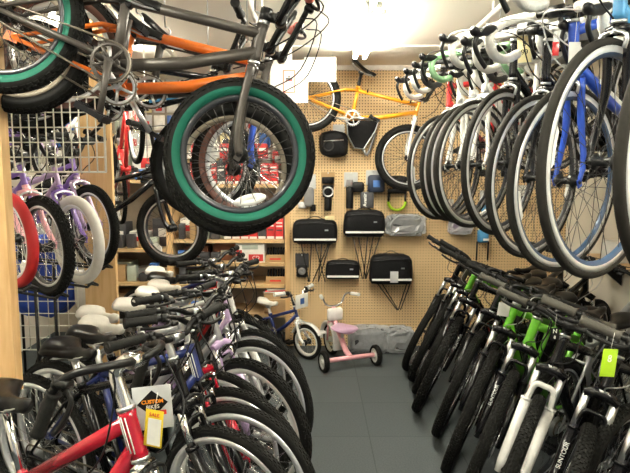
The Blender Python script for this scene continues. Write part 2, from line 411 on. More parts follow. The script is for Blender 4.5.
    if bars != 'drop':
        def f_bar(b):
            if bars in ('swept', 'cruiser'): full = smooth_path(mir(half), 4)
            else:
                full = smooth_path(mir(half), 3)
            b.tube(full, .0112, 10)
            if bars == 'bmx': b.tube([mix(half[1], half[2], .62), mir([half[0], mix(half[1], half[2], .62)])[0]], .008, 8)
        ho = cached('handlebar', (kind, bars, R, ext, g['ht'], g['fl'], g.get('rise', 0), g.get('quill', 0)), f_bar, barm, root, S)
        d = (gp[1] - gp[0]).normalized()
        for q in (1, -1):
            F = lambda p: Vector((p.x, p.y * q, p.z))
            def f_g(b):
                n = 14; ps = [mix(F(gp[0]), F(gp[1]), i / n) for i in range(n + 1)]
                rs = [.0175 if i % 2 else .0160 for i in range(n + 1)]; rs[0] = .021; rs[-1] = .0195; rs[-2] = .0195
                b.tube(ps, rs, 12)
            cached('grip', (kind, bars, q, R, ext, g['ht'], g['fl'], g.get('rise', 0), g.get('quill', 0)), f_g, grips, ho)
            if kind != 'bmx' or g.get('levers'):
                def f_l(b):
                    c = F(gp[0] - d * .03); b.tube([c - F(d) * .012, c + F(d) * .012], .016, 10)
                    l0 = c + X * .025 - Z * .012; b.tube([c, l0], .009, 6)
                    b.tube(smooth_path([l0, l0 + X * .028 + F(d) * .03 - Z * .006, mix(l0, F(gp[1]), .55) + X * .040 - Z * .015, F(gp[1]) + X * .035 - Z * .02 - F(d) * .03], 4), .0052, 6, flat=1.5)
                    b.rbox(c + X * .01 - F(d) * .02 - Z * .02, (.04, .035, .02), .008)
                cached('brake_lever', (kind, bars, q, R, ext, g['ht'], g['fl'], g.get('rise', 0), g.get('quill', 0)), f_l, g.get('levm', satin), ho)
            if g.get('cables', 1):
                def f_c(b):
                    c = F(gp[0] - d * .05) + X * .03
                    e = (HB + fw * .06 if q > 0 else mix(HT, BB, .35) + Vector((.01, -.02, .02)))
                    b.tube(smooth_path([c, c + X * .07 - Z * .005 + Vector((0, -.07 * q, 0)), mix(c, e, .55) + X * .09, e + X * .03 + Z * .03, e], 5), .0028, 5)
                cached('brake_cable', (kind, bars, q, R, ext, g['ht'], g['fl'], g.get('rise', 0), g.get('quill', 0)), f_c, g.get('cabm', plastic), ho)
        if g.get('ends'):
            pass
    else:
        tp = g.get('tape', tape_w)
        half = [off(0, 0, 0), off(0, .10, 0), off(.004, .185, .0), off(.035, .205, -.002), off(.085, .208, -.012), off(.105, .209, -.05), off(.085, .212, -.095), off(.03, .214, -.128), off(-.045, .215, -.135)]
        def f_bar(b): b.tube(smooth_path(mir(half[:4]), 3), .0125, 10)
        ho = cached('handlebar', (kind, 'drop', g['ht']), f_bar, barm, root, S)
        for q in (1, -1):
            F = lambda p: Vector((p.x, p.y * q, p.z))
            def f_t(b):
                ps = smooth_path([F(p) for p in [mix(half[0], half[1], .7)] + half[1:]], 5)
                b.tube(ps, [.0165 + .0012 * (i % 2) for i in range(len(ps))], 12)
            cached('bar_tape', (q, g['ht']), f_t, tp, ho)
            def f_h(b):
                c = F(half[4])
                b.tube(smooth_path([c - X * .02 + Z * .006, c + X * .03 + Z * .016, c + X * .075 + Z * .028, c + X * .09 + Z * .05], 4), [.017, .018, .018, .018, .0175, .017, .0165, .016, .0165, .017, .0165, .014, .009], 10, flat=1.0)
            hd = cached('brake_hood', (q, g['ht']), f_h, g.get('hood', plastic), ho)
            def f_l(b):
                c = F(half[4]); b.tube(smooth_path([c + X * .075 + Z * .02, c + X * .098 - Z * .01, c + X * .088 - Z * .06, c + X * .07 - Z * .10], 4), .0065, 8, flat=1.7)
            cached('brake_lever', ('d', q, g['ht']), f_l, g.get('levm', satin), hd)
            def f_c(b):
                c = F(half[4]) + X * .06 + Z * .02; e = HB + fw * .035 if q > 0 else mix(HT, BB, .3)
                b.tube(smooth_path([c, c + Vector((.03, -.08 * q, .03)), Vector((SB.x + .11, .02 * q, SB.z + .01)), mix(SB, e, .6) + X * .07, e], 5), .0027, 5)
            cached('brake_cable', ('d', q, g['ht']), f_c, g.get('cabm', plastic), ho)
    # ---- seat post and saddle
    SP = BB + s * ((g['sh'] - BB.z) / s.z)
    def f_sp(b):
        b.tube([ST - s * .05, SP - s * .035], .0136, 10); b.rbox(SP - s * .03, (.045, .03, .022), .006)
    cached('seat_post', (kind, g['st'], g['sh'], g['bb']), f_sp, g.get('postm', satin if kind in ('mtb', 'road', 'bmx') else alu), root)
    wide = {'mtb': .072, 'road': .067, 'city': g.get('sadw', .088), 'bmx': .06, 'kid': .065}[kind]; Ls = {'mtb': .27, 'road': .27, 'city': .26, 'bmx': .23, 'kid': .22}[kind]
    th = {'city': 1.6, 'kid': 1.3}.get(kind, 1.0)
    def f_sad(b):
        rings = []; n = 14
        for i in range(n + 1):
            t = i / n; x = -Ls * .5 + Ls * t
            hwid = wide * (0.55 + .45 * math.sin(min(1, t / .22) * PI / 2)) if t < .22 else mix(wide, .019, min(1, ((t - .22) / .43)) ** .8 if t < .65 else 1)
            if t < .02: hwid = wide * .4
            if t > .97: hwid = .010
            top = .012 + .018 * math.cos(PI * min(1, t * 1.7)) * .6 + (.006 if t > .8 else 0); bot = top - (.030 if t < .6 else .030) * th * (1 if .03 < t < .96 else .5)
            rr = []
            for j in range(14):
                a = 2 * PI * j / 14; cx, cz = math.cos(a), math.sin(a)
                rr.append(Vector((x, math.copysign(abs(cx) ** .75, cx) * hwid, mix(bot, top, .5 + .5 * math.copysign(abs(cz) ** .8, cz)) - abs(cx) ** 3 * .008)))
            rings.append([SP + Vector((0.01, 0, .022)) + r for r in rr])
        b.loft(rings)
    sd = cached('saddle', (kind, wide, g['sh'], g['bb'], th), f_sad, {'black': vinyl, 'white': wvinyl, 'grey': mat('grey_vinyl', (.16, .16, .16), .45)}.get(saddle, vinyl), root)
    def f_rl(b):
        for q in (-1, 1): b.tube(smooth_path([SP + Vector((-.10, .035 * q, .004)), SP + Vector((-.04, .022 * q, -.018)), SP + Vector((.04, .022 * q, -.018)), SP + Vector((.11, .012 * q, .004))], 3), .0035, 6)
    cached('saddle_rail', (kind, g['sh'], g['bb']), f_rl, alu, sd)
    # ---- crankset, pedals, chain
    cl = {'bmx': .165, 'kid': .12}.get(kind, .17); cr_r = {'bmx': .062, 'kid': .062, 'road': .10, 'mtb': .085}.get(kind, .088); ca = rad(g.get('crank', random.choice([-70, 200, 20, 110, -100])))
    cd = Vector((math.cos(ca), 0, math.sin(ca)))
    CM = T3(BB) @ Matrix.Rotation(-ca, 4, 'Y')
    def f_cr(b):
        b.tube([(0, -.075, 0), (0, .075, 0)], .012, 10)
        for q, y in ((1, -.074), (-1, .074)): b.tube([(0, y, 0), (cl * q * .5, y, 0), (cl * q, y * 1.04, 0)], [.017, .0125, .013], 8, flat=.8)
        b.m = 1
        b.lathe([(cr_r - .012, -.0525), (cr_r, -.0525), (cr_r, -.049), (cr_r - .012, -.049)], 36)
        for k in range(5):
            a = k * 2 * PI / 5; b.tube([(.01 * math.cos(a), -.051, .01 * math.sin(a)), ((cr_r - .008) * math.cos(a), -.051, (cr_r - .008) * math.sin(a))], .006, 6)
        nt = int(cr_r * 420)
        for k in range(nt):
            a = 2 * PI * k / nt; b.box((math.cos(a) * (cr_r + .002), -.051, math.sin(a) * (cr_r + .002)), (.008, .002, .006), Matrix.Rotation(-a, 3, 'Y'))
    cs = cached('crankset', (kind,), f_cr, [g.get('crm', satin), g.get('ringm', alu)], root, CM)
    for q, y in ((1, -.082), (-1, .082)):
        def f_p(b):
            sy = -1 if y < 0 else 1; c = Vector((0, y + sy * .055, 0)); b.tube([(0, y, 0), (0, y + sy * .10, 0)], .007, 8)
            for e in (-1, 1):
                b.box(c + Vector((e * .038, 0, 0)), (.012, .092, .018)); b.box(c + Vector((0, e * .042, 0)), (.08, .010, .016))
                for k in range(4): b.box(c + Vector((e * .038, -.035 + k * .023, 0)), (.007, .006, .026))
            b.box(c, (.022, .09, .016))
        cached('pedal', (y,), f_p, plastic, cs, T3(cl * q, 0, 0) @ Matrix.Rotation(ca, 4, 'Y'))
    if kind != 'kid' or True:
        rr = .028 if kidlike else .040
        def f_ch(b):
            pts = []; cy = -.051 if kidlike else -.050
            dirc = (RA - BB); L = dirc.length; th0 = math.atan2(dirc.z, dirc.x); al = math.acos((cr_r - rr) / L)
            for k in range(13):
                a = th0 + al + (2 * PI - 2 * al) * k / 12; pts.append(BB + Vector((cr_r * math.cos(a), cy, cr_r * math.sin(a))))
            for k in range(9):
                a = th0 - al + (2 * al) * k / 8; pts.append(RA + Vector((rr * math.cos(a), cy, rr * math.sin(a))))
            pts.append(pts[0]); b.tube(pts, .0045, 5, False, flat=.8)
        cached('chain', (kind, wb, R, g['bb']), f_ch, mat('chain_steel', (.18, .16, .13), .4, .9), root)
    if not kidlike:
        def f_dr(b):
            c = RA + Vector((.012, -.068, -.03)); b.rbox(c, (.03, .02, .03), .006)
            b.prism([c + Vector((-.008, 0, 0)), c + Vector((.02, 0, 0)), c + Vector((.045, 0, -.085)), c + Vector((.02, 0, -.09))], (0, .008, 0))
            b.disc(c + Vector((.012, .01, -.015)), .018, .006, n=14); b.disc(c + Vector((.033, .01, -.082)), .018, .006, n=14)
        cached('derailleur', (kind, wb, R), f_dr, satin, root)
    root_info = dict(root=root, HT=HT, HB=HB, u=u, fw=fw, SB=SB, S=S, BB=BB, ST=ST, SP=SP, fr=fr, M=M, R=R, A0=A0)
    return root_info
def W(bk, p): return bk['M'] @ Vector(p)
# ================================================================= the room
CEIL = 2.5; YB = 5.0; XL = -2.6; XR = 2.25; YF = -2.2; PX = -0.225
def node_mat(name, fn, rough=.7, metal=0):
    m = bpy.data.materials.new(name); m.use_nodes = True; nt = m.node_tree; b = nt.nodes['Principled BSDF']; b.inputs['Roughness'].default_value = rough
    fn(nt, b); return m
def f_peg(nt, b):
    N = nt.nodes.new; L = nt.links.new
    tc = N('ShaderNodeTexCoord'); sc = N('ShaderNodeVectorMath'); sc.operation = 'SCALE'; sc.inputs['Scale'].default_value = 1 / .0254
    L(tc.outputs['Object'], sc.inputs[0]); fr = N('ShaderNodeVectorMath'); fr.operation = 'FRACTION'; L(sc.outputs[0], fr.inputs[0])
    sb = N('ShaderNodeVectorMath'); sb.operation = 'SUBTRACT'; sb.inputs[1].default_value = (.5, .5, .5); L(fr.outputs[0], sb.inputs[0])
    ml = N('ShaderNodeVectorMath'); ml.operation = 'MULTIPLY'; ml.inputs[1].default_value = (1, 0, 1); L(sb.outputs[0], ml.inputs[0])
    ln = N('ShaderNodeVectorMath'); ln.operation = 'LENGTH'; L(ml.outputs[0], ln.inputs[0])
    lt = N('ShaderNodeMath'); lt.operation = 'LESS_THAN'; lt.inputs[1].default_value = .20; L(ln.outputs['Value'], lt.inputs[0])
    nz = N('ShaderNodeTexNoise'); nz.inputs['Scale'].default_value = 3; L(tc.outputs['Object'], nz.inputs['Vector'])
    rp = N('ShaderNodeValToRGB'); rp.color_ramp.elements[0].color = (.76, .54, .28, 1); rp.color_ramp.elements[1].color = (.84, .62, .35, 1); L(nz.outputs['Fac'], rp.inputs['Fac'])
    mx = N('ShaderNodeMixRGB'); mx.inputs[2].default_value = (.10, .06, .03, 1); L(lt.outputs[0], mx.inputs[0]); L(rp.outputs[0], mx.inputs[1]); L(mx.outputs[0], b.inputs['Base Color'])
peg = node_mat('pegboard', f_peg, .75)
def f_carpet(nt, b):
    N = nt.nodes.new; L = nt.links.new; tc = N('ShaderNodeTexCoord')
    br = N('ShaderNodeTexBrick'); br.offset = 0; br.inputs['Scale'].default_value = 1; br.inputs['Brick Width'].default_value = .5; br.inputs['Row Height'].default_value = .5
    br.inputs['Mortar Size'].default_value = .003; br.inputs['Color1'].default_value = (.048, .058, .062, 1); br.inputs['Color2'].default_value = (.054, .064, .068, 1); br.inputs['Mortar'].default_value = (.030, .036, .040, 1)
    L(tc.outputs['Object'], br.inputs['Vector']); nz = N('ShaderNodeTexNoise'); nz.inputs['Scale'].default_value = 120; nz.inputs['Detail'].default_value = 4; L(tc.outputs['Object'], nz.inputs['Vector'])
    mx = N('ShaderNodeMixRGB'); mx.blend_type = 'OVERLAY'; mx.inputs[0].default_value = .5; L(br.outputs['Color'], mx.inputs[1]); L(nz.outputs['Fac'], mx.inputs[2]); L(mx.outputs[0], b.inputs['Base Color'])
    bp = N('ShaderNodeBump'); bp.inputs['Strength'].default_value = .3; L(nz.outputs['Fac'], bp.inputs['Height']); L(bp.outputs[0], b.inputs['Normal'])
carpet = node_mat('slate_carpet_tiles', f_carpet, .95)
def woodmat(name, c1, c2, axis=2, sc=6):
    def f(nt, b):
        N = nt.nodes.new; L = nt.links.new; tc = N('ShaderNodeTexCoord'); mp = N('ShaderNodeMapping'); s = [sc * 4] * 3; s[axis] = sc * .35; mp.inputs['Scale'].default_value = s
        L(tc.outputs['Object'], mp.inputs[0]); nz = N('ShaderNodeTexNoise'); nz.inputs['Scale'].default_value = 1.5; nz.inputs['Detail'].default_value = 5; nz.inputs['Distortion'].default_value = .6
        L(mp.outputs[0], nz.inputs['Vector']); rp = N('ShaderNodeValToRGB'); rp.color_ramp.elements[0].position = .35; rp.color_ramp.elements[1].position = .65
        rp.color_ramp.elements[0].color = c1 + (1,); rp.color_ramp.elements[1].color = c2 + (1,); L(nz.outputs['Fac'], rp.inputs['Fac']); L(rp.outputs[0], b.inputs['Base Color'])
    return node_mat(name, f, .5)
pine = woodmat('pine_wood', (.62, .38, .16), (.74, .50, .25)); pine_x = woodmat('pine_board', (.60, .40, .19), (.70, .50, .27), 0)
cream = mat('ceiling_paint', (.84, .81, .72), .8, var=.02, scale=2)
wallp = mat('wall_paint', (.72, .68, .58), .8, var=.03, scale=2)
white_tr = mat('white_trim', (.86, .84, .78), .6)
wire_m = mat('cream_wire', (.78, .76, .66), .4)

def slab(name, lo, hi, m, kind=True, parent=None):
    lo = Vector(lo); hi = Vector(hi); o = MB().box((0, 0, 0), hi - lo).build(name, m, parent, T3((lo + hi) / 2))
    return struct(o) if kind else o
slab('floor', (XL - .1, YF, -.1), (XR + .1, YB + .6, 0), carpet)
slab('ceiling', (XL - .1, YF, CEIL), (XR + .1, YB + .6, CEIL + .1), cream)
slab('wall_left', (XL - .1, YF, 0), (XL, YB + .6, CEIL), wallp)
slab('wall_right', (XR, YF, 0), (XR + .1, YB + .6, CEIL), wallp)
slab('wall_back', (XL, YB + .45, 0), (PX, YB + .55, CEIL), mat('back_wall_paint', (.45, .40, .32), .8))
slab('wall_pegboard', (PX, YB, 0), (XR, YB + .012, CEIL), peg)
slab('wall_partition', (PX, YB + .012, 0), (XR, YB + .10, CEIL), wallp)
slab('trim_post', (PX - .045, YB - .01, 0), (PX, YB + .1, CEIL), pine)
slab('trim_ceiling', (PX, 4.22, CEIL - .012), (XR, 4.27, CEIL), white_tr)
slab('trim_corner', (PX, YB - .02, CEIL - .04), (XR, YB, CEIL), white_tr)

# ---------------------------------------------------------------- lamps
tube_m = mat('lit_tube', (1, 1, 1), .5, emit=(1.0, .95, .80, TUBE_POWER), var=0)
def fixture(x, y0, y1, label):
    t = thing('fluorescent_fixture', label, 'ceiling light', (x, (y0 + y1) / 2, CEIL), 'fluorescent ceiling lights')
    L = y1 - y0; b = MB(); b.prism([(-.065, -L / 2, 0), (.065, -L / 2, 0), (.045, -L / 2, -.035), (-.045, -L / 2, -.035)], (0, L, 0)); b.build('lamp_housing', white_tr, t)
    for q in (-1, 1):
        e = MB(); e.tube([(q * .036, -L / 2 + .02, -.058), (q * .036, L / 2 - .02, -.058)], .015, 12); e.build('fluorescent_tube', tube_m, t)
        for z in (-L / 2 + .01, L / 2 - .01): MB().rbox((q * .036, z, -.048), (.035, .02, .05), .006).build('tube_holder', white_tr, t)
    return t
fixture(.34, 3.18, 4.38, 'lit twin tube lamp on the ceiling nearest the pegboard wall')
fixture(.34, 1.85, 3.08, 'second lit twin tube lamp from the pegboard wall, out of frame above the aisle')
fixture(.34, -.2, 1.0, 'added twin tube fill lamp directly above the viewer, out of view')  # added overhead fill lamp, outside the view
fixture(-1.3, .3, 1.5, 'added twin tube fill lamp above the near left bicycles, out of view')  # extra unseen lamp, put in to brighten the near left side
fixture(-1.45, 3.2, 4.4, 'added twin tube fill lamp above the far left shelves')  # extra lamp added as fill for the back left
fixture(1.5, .1, 1.3, 'added twin tube fill lamp above the near right bicycles, out of view')  # unseen lamp added to lift the near right row

# ---------------------------------------------------------------- hanging rails and hooks
def rail(x, y0, y1, label, z=2.44):
    t = thing('ceiling_rail', label, 'rail', (x, (y0 + y1) / 2, z))
    MB().tube([(0, (y0 - y1) / 2, 0), (0, (y1 - y0) / 2, 0)], .014, 12).build('rail_pipe', white_tr, t)
    for i in range(5):
        y = (y0 - y1) / 2 + (y1 - y0) * (i + .5) / 5; MB().tube([(0, y, 0), (0, y, CEIL - z)], .008, 8).build('bracket', white_tr, t)
rail(.98, .6, 4.3, 'white pipe rail along the ceiling above the drop bars')
rail(1.62, .6, 4.4, 'white pipe rail near the right wall above road bike saddles')
rail(-.34, 1.2, 4.0, 'white pipe rail crossing the ceiling above the green tyre')
rail(-1.05, 1.2, 4.6, 'white pipe rail on the ceiling above the hanging bmx bicycles')
HK = [0]
def hook(p, label, top=2.44, m=None):
    p = Vector(p); L = top - p.z
    b = MB(); b.tube([(0, 0, L + .0), (0, 0, .02)] , .003, 6)
    b.tube([(math.cos(a) * .02, 0, math.sin(a) * .02 ) for a in [PI / 2 - k * .45 for k in range(9)]], .0035, 6)
    b.tube([(math.cos(a) * .016, 0, L + math.sin(a) * .016) for a in [-PI / 2 + k * .5 for k in range(9)]], .003, 6)
    o = b.build('wire_hook', m or alu, None, T3(p)); return tag(o, label, 'hook', 'ceiling hooks')

# ================================================================= bicycles standing on the right
def placed(cx, cy, R, yaw, roll):
    up = (RZ(yaw) @ RX(roll)).to_3x3() @ Vector((0, 0, 1)); return Vector((cx, cy, 0)) + up * R
g = 'mountain bicycles leaning in the right hand row'
RB = []
rows = [  # contact x, y, phi, steer, label, options
 (.83, 1.70, 50, 20, 'nearest mountain bicycle on the right, black with long grey grips, cut by the frame corner', dict(col=black, grips=grip_gr, forkcol=black)),
 (.79, 1.98, 50, 20, 'black mountain bicycle with silver fender arch, standing right in front of the white forked one', dict(col=black, grips=grip_gr)),
 (.715, 2.25, 50, 21, 'mountain bicycle with a thick white suspension fork in the right row', dict(col=black, forkcol=white_p, grips=grip_gr)),
 (.71, 2.56, 49, 22, 'bright green framed mountain bicycle just behind the white forked bicycle', dict(col=green, forkcol=black, grips=grip_gr, band=black)),
 (.71, 2.87, 48, 22, 'green and black mountain bicycle with chrome stanchions, second behind the white forked bicycle', dict(col=green, band=black, forkcol=black)),
 (.75, 3.28, 50, 24, 'dark mountain bicycle with red downtube marks, fifth bicycle from the near end of right row', dict(col=black, band=redb)),
 (.70, 3.64, 56, 32, 'black mountain bicycle whose knobby tyre stands furthest out into the aisle', dict(col=black, band=redb, forkcol=black)),
 (.76, 3.95, 64, 40, 'green and black mountain bicycle third from the pegboard end of right row', dict(col=green, forkcol=black, band=black)),
 (.79, 4.20, 72, 46, 'dark mountain bicycle second from the pegboard end of the right row', dict(col=gunmetal)),
 (.80, 4.42, 80, 50, 'last black mountain bicycle in right row, closest to the pegboard wall', dict(col=black)),
]
for i, (cx, cy, ph, st, lab, op) in enumerate(rows):
    yaw = -90 - ph; roll = [-9, -10, -10, -11, -12, -13, -14, -14, -13, -13][i]; cx += .045
    b = bike('mountain_bicycle', lab, 'mtb', placed(cx, cy, .34, yaw, roll), yaw, 0, roll, st, g, rise=[.03, .045, .02][i % 3], stan=alu, frot=20 * i,
             tread='knob' if i in (6, 8) else 'block', refl=0, sh=.80 + .02 * (i % 3), cabm=[plastic, alu, plastic][i % 3], **op)
    RB.append(b)
rows = [(2.80, 'black mountain bicycle turned to the right wall, nearest of those behind the right row', dict(col=black)),
 (3.36, 'mountain bicycle facing the right wall behind the green framed bicycles', dict(col=silver, band=black)),
 (3.97, 'black mountain bicycle facing the right wall, third behind the right row', dict(col=black, band=green)),
 (4.36, 'gunmetal mountain bicycle facing the right wall in the far corner', dict(col=gunmetal))]
for i, (y, lab, op) in enumerate(rows):
    bike('mountain_bicycle', lab, 'mtb', placed(1.93, y, .34, 40, 8), 40, 0, 8, 0, 'mountain bicycles facing the right wall', rise=.03, tread='block', refl=0, sh=.86, frot=30 * i, cabm=[alu, plastic][i % 2], **op)
def text_on_leg(bk, s, q, m=reflw, size=.022):
    # maker's lettering running up the outside front of a fork leg
    u, fw = bk['u'], bk['fw']; p = bk['A0'] + u * .18 + Vector((0, .049 * q, 0)) + fw * .053
    X = u; Z = fw; Y = Z.cross(X); M = Matrix((X, Y, Z)).transposed().to_4x4(); M.translation = p
    fk = [c for c in bk['root'].children if c.name.split('.')[0] == 'fork'][0]
    text('fork_lettering', s, size, M, m, fk)
text_on_leg(RB[6], 'SUNTOUR', 1); text_on_leg(RB[5], 'SUNTOUR', 1); text_on_leg(RB[1], 'SUNTOUR', -1); text_on_leg(RB[3], 'SUNTOUR', -1)
def tagcard(pos, w, h, m, label, yaw=0, tilt=0, cat='tag', stringlen=.05, name='price_tag', lines=None, lm=None):
    M = T3(pos) @ RZ(yaw) @ RY(tilt); b = MB(); b.rbox((0, 0, -h / 2), (w, .0015, h), .0006)
    o = b.build(name, m, None, M); tag(o, label, cat)
    s = MB(); s.tube([(0, 0, 0), (0.004, 0, stringlen)], .0008, 4); s.build('string', paper, o)
    if lines:
        for (tx, z, sz, mm) in lines: text('lettering', tx, sz, T3(0, -.0012, z) @ FRONT, mm, o)
    return o
# green head badge plate and bits on right row
p = P(611, 349, 1.62); tagcard(p, .05, .085, lime, 'lime green plastic tag hanging by the near right handlebars', 10, 6, lines=[('8', -.03, .03, reflw)])
p = P(555, 328, 1.95); tagcard(p, .032, .045, plastic, 'small black tag with white letter N among right handlebars', 5, 0, lines=[('N', -.012, .022, reflw), ('8', -.034, .016, reflw)])
p = P(505, 303, 2.42); tagcard(p, .05, .06, paper, 'small white card hanging from handlebar above the green mountain bicycle', -10, 8)
p = P(484, 236, 3.4)

# ================================================================= bicycles standing on the left
g = 'bicycles parked in the left hand row'
LB = []
rows = [
 (-.295, 1.36, -28, 'near red bicycle with white striped head tube and tall chrome stem', dict(col=redp, forkcol=chrome, stemm=chrome, ht=.13, fl=.475, st=.33, quill=.095, quillr=.020, reach=1.5, fork='rigid', saddle='black', sadw=.12, postm=chrome, fat=1.35)),
 (-.29, 1.87, -29, 'black hybrid bicycle with silver rims, nearest complete front wheel in left row', dict(col=black, rim=rim_alu, saddle='black', sadw=.10)),
 (-.29, 2.04, -29, 'navy hybrid bicycle with white striped head tube and chrome fork tops', dict(col=navy, rim=rim_alu, band=white_p, saddle='black', forkcol=black)),
 (-.31, 2.22, -30, 'black bicycle with red lower fork, third front wheel from near end of left row', dict(col=black, forkcol=redp, rim=rim_blk, saddle='white')),
 (-.42, 2.41, -31, 'purple grey hybrid bicycle set back a little in the left row', dict(col=silver, forkcol=silver, saddle='white', rim=rim_alu)),
 (-.30, 2.60, -32, 'silver bicycle with wide white front rim and knobby tyre in left row', dict(col=silver, forkcol=lilac, rim=rim_wht, track=rim_wht, tread='knob', tr=.025, saddle='white', refl=1)),
 (-.31, 2.88, -34, 'lilac bicycle with silver fork behind the white rimmed wheel', dict(col=lilac, forkcol=silver, rim=rim_wht, saddle='white')),
 (-.31, 3.10, -36, 'white forked bicycle with slim bright rim at the far end of the aisle', dict(col=white_p, forkcol=white_p, rim=rim_alu, saddle='white')),
 (-.42, 3.36, -38, 'red bicycle mostly hidden behind the white forked bicycle', dict(col=redb, forkcol=black, saddle='black')),
 (-.50, 3.62, -38, 'blue framed bicycle last in left row, before the shelves', dict(col=navy, forkcol=navy, band=paper, saddle='white')),
]
for i, (x, y, yaw, lab, op) in enumerate(rows):
    b = bike('hybrid_bicycle', lab, 'city', Vector((x, y, .34)), yaw, 0, [0, 2, -1, 1][i % 4], [4, -3, 5, 0][i % 4] if i else 8, g, bars='cruiser' if i == 0 else ('swept' if i % 3 != 1 else 'flat'), hwb=.27,
             sh=op.pop('sh', .83), barm=alu if i in (4, 6) else satin, frot=50 * i, **op)
    LB.append(b)
# white stripes on head tubes
for bk in (LB[0], LB[2]):
    b = MB(); u = bk['u']
    for q in (-.012, .0, .012):
        c = bk['HB'] + u * .02 + Vector((0, -.0235 * (1.1 if bk is LB[0] else .83), 0)) + Vector((q, abs(q) * .25, 0)); b.tube([c, c + u * .10], .0018, 5)
    b.build('head_tube_stripe', reflw, bk['fr'])
# hang tags on the red bicycle
c = W(LB[0], LB[0]['SB'])
o = tagcard(P(151, 386, 1.50), .105, .125, paper_gr, 'grey card with black diamond and orange letters behind the chrome stem', 10, -3)
d = MB(); d.prism([(-.042, -.0012, -.05), (0, -.0012, -.09), (.042, -.0012, -.05), (0, -.0012, -.012)][::-1], (0, -.0008, 0)); d.build('diamond_print', plastic, o)
text('lettering', 'CUSTOM', .0145, T3(0, -.0024, -.045) @ FRONT, mat('orange_ink', (.85, .30, .02), .6), o, bold=.0006)
text('lettering', 'BIKES', .015, T3(0, -.0024, -.060) @ FRONT, reflw, o)
d = MB(); d.box((.008, -.0024, -.078), (.055, .001, .013)); d.build('red_print', redb, o)
o = tagcard(P(155, 410, 1.44), .052, .105, paper_yy, 'yellow and white price card hanging at the red bicycle head tube', -12, 6)
d = MB(); d.box((0.002, -.0012, -.062), (.038, .001, .075)); d.build('white_label', paper, o)
text('lettering', 'SALE', .014, T3(0, -.0014, -.014) @ FRONT, redb, o)
# forearm of a nearer bar: thick curved black bar end in the lower left corner
# ================================================================= road bicycles hanging on the right
g = 'road bicycles hanging from the ceiling rail'
RD = []
rows = [
 ((697, 152), 1.32, 58, 'nearest hanging road bicycle, its tyre cut by the right frame edge', dict(col=sky, forkcol=sky, tape=tape_w)),
 ((604, 162), 1.62, 57, 'hanging road bicycle with the largest complete front wheel and black fork', dict(col=sky, forkcol=black, tape=tape_w, band=paper)),
 ((567, 181), 2.06, 55, 'hanging road bicycle with bright blue head tube and white bar tape', dict(col=blue, forkcol=blue, tape=tape_w, band=paper)),
 ((535, 178), 2.36, 53, 'black hanging road bicycle third from the near end with silver braking rims', dict(col=black, forkcol=black, tape=tape_w)),
 ((502, 163), 2.64, 51, 'black hanging road bicycle with yellow tag on its bars', dict(col=black, forkcol=black, tape=tape_w, band=redb)),
 ((476, 165), 3.02, 50, 'hanging white road bicycle with pale green lower bar tape', dict(col=white_p, forkcol=white_p, tape=tape_g, band=redb)),
 ((464, 165), 3.26, 50, 'hanging white road bicycle with black bar tape', dict(col=white_p, forkcol=white_p, tape=tape_b, band=redb)),
 ((452, 166), 3.47, 49, 'hanging white road bicycle second from the pegboard wall', dict(col=white_p, forkcol=white_p, tape=tape_w)),
 ((442, 168), 3.68, 49, 'hanging road bicycle with red frame, farthest one near the pegboard wall', dict(col=redb, forkcol=white_p, tape=tape_w)),
]
for i, (pp, y, ph, lab, op) in enumerate(rows):
    a = P(pp[0], pp[1], y); yaw = -90 - ph
    b = bike('road_bicycle', lab, 'road', a, yaw, [19, 23, 27, 21, 19, 19, 19, 19, 19][i], -3, [0, 3, -2][i % 3], g, sh=.86, fork='rigid', bars='drop', tyre=rubber_grey, side=rubber_grey,
             rim=rim_blu if i in (1, 2) else rim_blk, rimd=.030, frot=[90, -120, -100, 60, 200, 0][i % 6], spk=spoke_b, hubm=satin, cabm=mat('white_cable', (.7, .7, .68), .4) if i in (2, 4) else plastic, **op)
    RD.append(b)
    h1 = W(b, mix(b['HT'], b['ST'], .22)); hook(h1 + Vector((0, 0, .012)), 'thin wire hook at the front of the %s hanging road bicycle from the near end' % ORD[i])
    h2 = W(b, mix(b['HT'], b['ST'], .85)); hook(h2 + Vector((0, 0, .012)), 'thin wire hook at the saddle of the %s hanging road bicycle from the near end' % ORD[i])
tagcard(P(524, 36, 2.35), .055, .105, paper_y, 'cream price tag hanging from the white drop bars', 0, -4, lines=[('$', -.03, .03, plastic), ('99', -.065, .03, plastic)], stringlen=.12)
tagcard(P(556, 42, 1.95), .022, .045, redb, 'little red tag beside the bright blue head tube', 0, 0, stringlen=.12)
tagcard(P(575, 42, 1.72), .035, .06, paper, 'white paper tag hanging above the largest front wheel', 0, 0, stringlen=.1)

# ================================================================= bmx bicycles hanging on the left
g = 'bmx bicycles hanging nose down on the left'
B1 = bike('bmx_bicycle', 'dark grey bmx bicycle with green sidewall tyres hanging nose down', 'bmx', P(240, 155, 1.86), 4, 31, 0, 0, g, col=gunmetal, fork='rigid', forkcol=gunmetal, bars='bmx', side=side_green, rim=rim_blk, track=rim_blk, refl=0, crank=-70, barm=black, cables=0, nsp=36, fat=1.05, crm=gunmetal, ringm=gunmetal, spk=spoke_b)
def refl_ell(bk, ang, rr, lab):
    b = MB(); b.lathe([(.0005, -.002), (.055, -.002), (.055, .002), (.0005, .002)], 24, 'y'); 
    wo = [c for c in bk['root'].children if c.name.startswith('wheel')][0]
    b.v = [(x, y, z * .34) for x, y, z in b.v]
    Mr = wo.matrix_local.inverted() @ (T3(bk['A0'].x + .03, 0, bk['R'])) if False else Matrix()
    b.build('reflector', reflw, wo, RY(-(math.degrees(math.atan2(wo.matrix_local[0][2], wo.matrix_local[0][0])))) @ RY(0) @ RY(ang) @ T3(0, -.004, -rr))
refl_ell(B1, -34, .150, '')
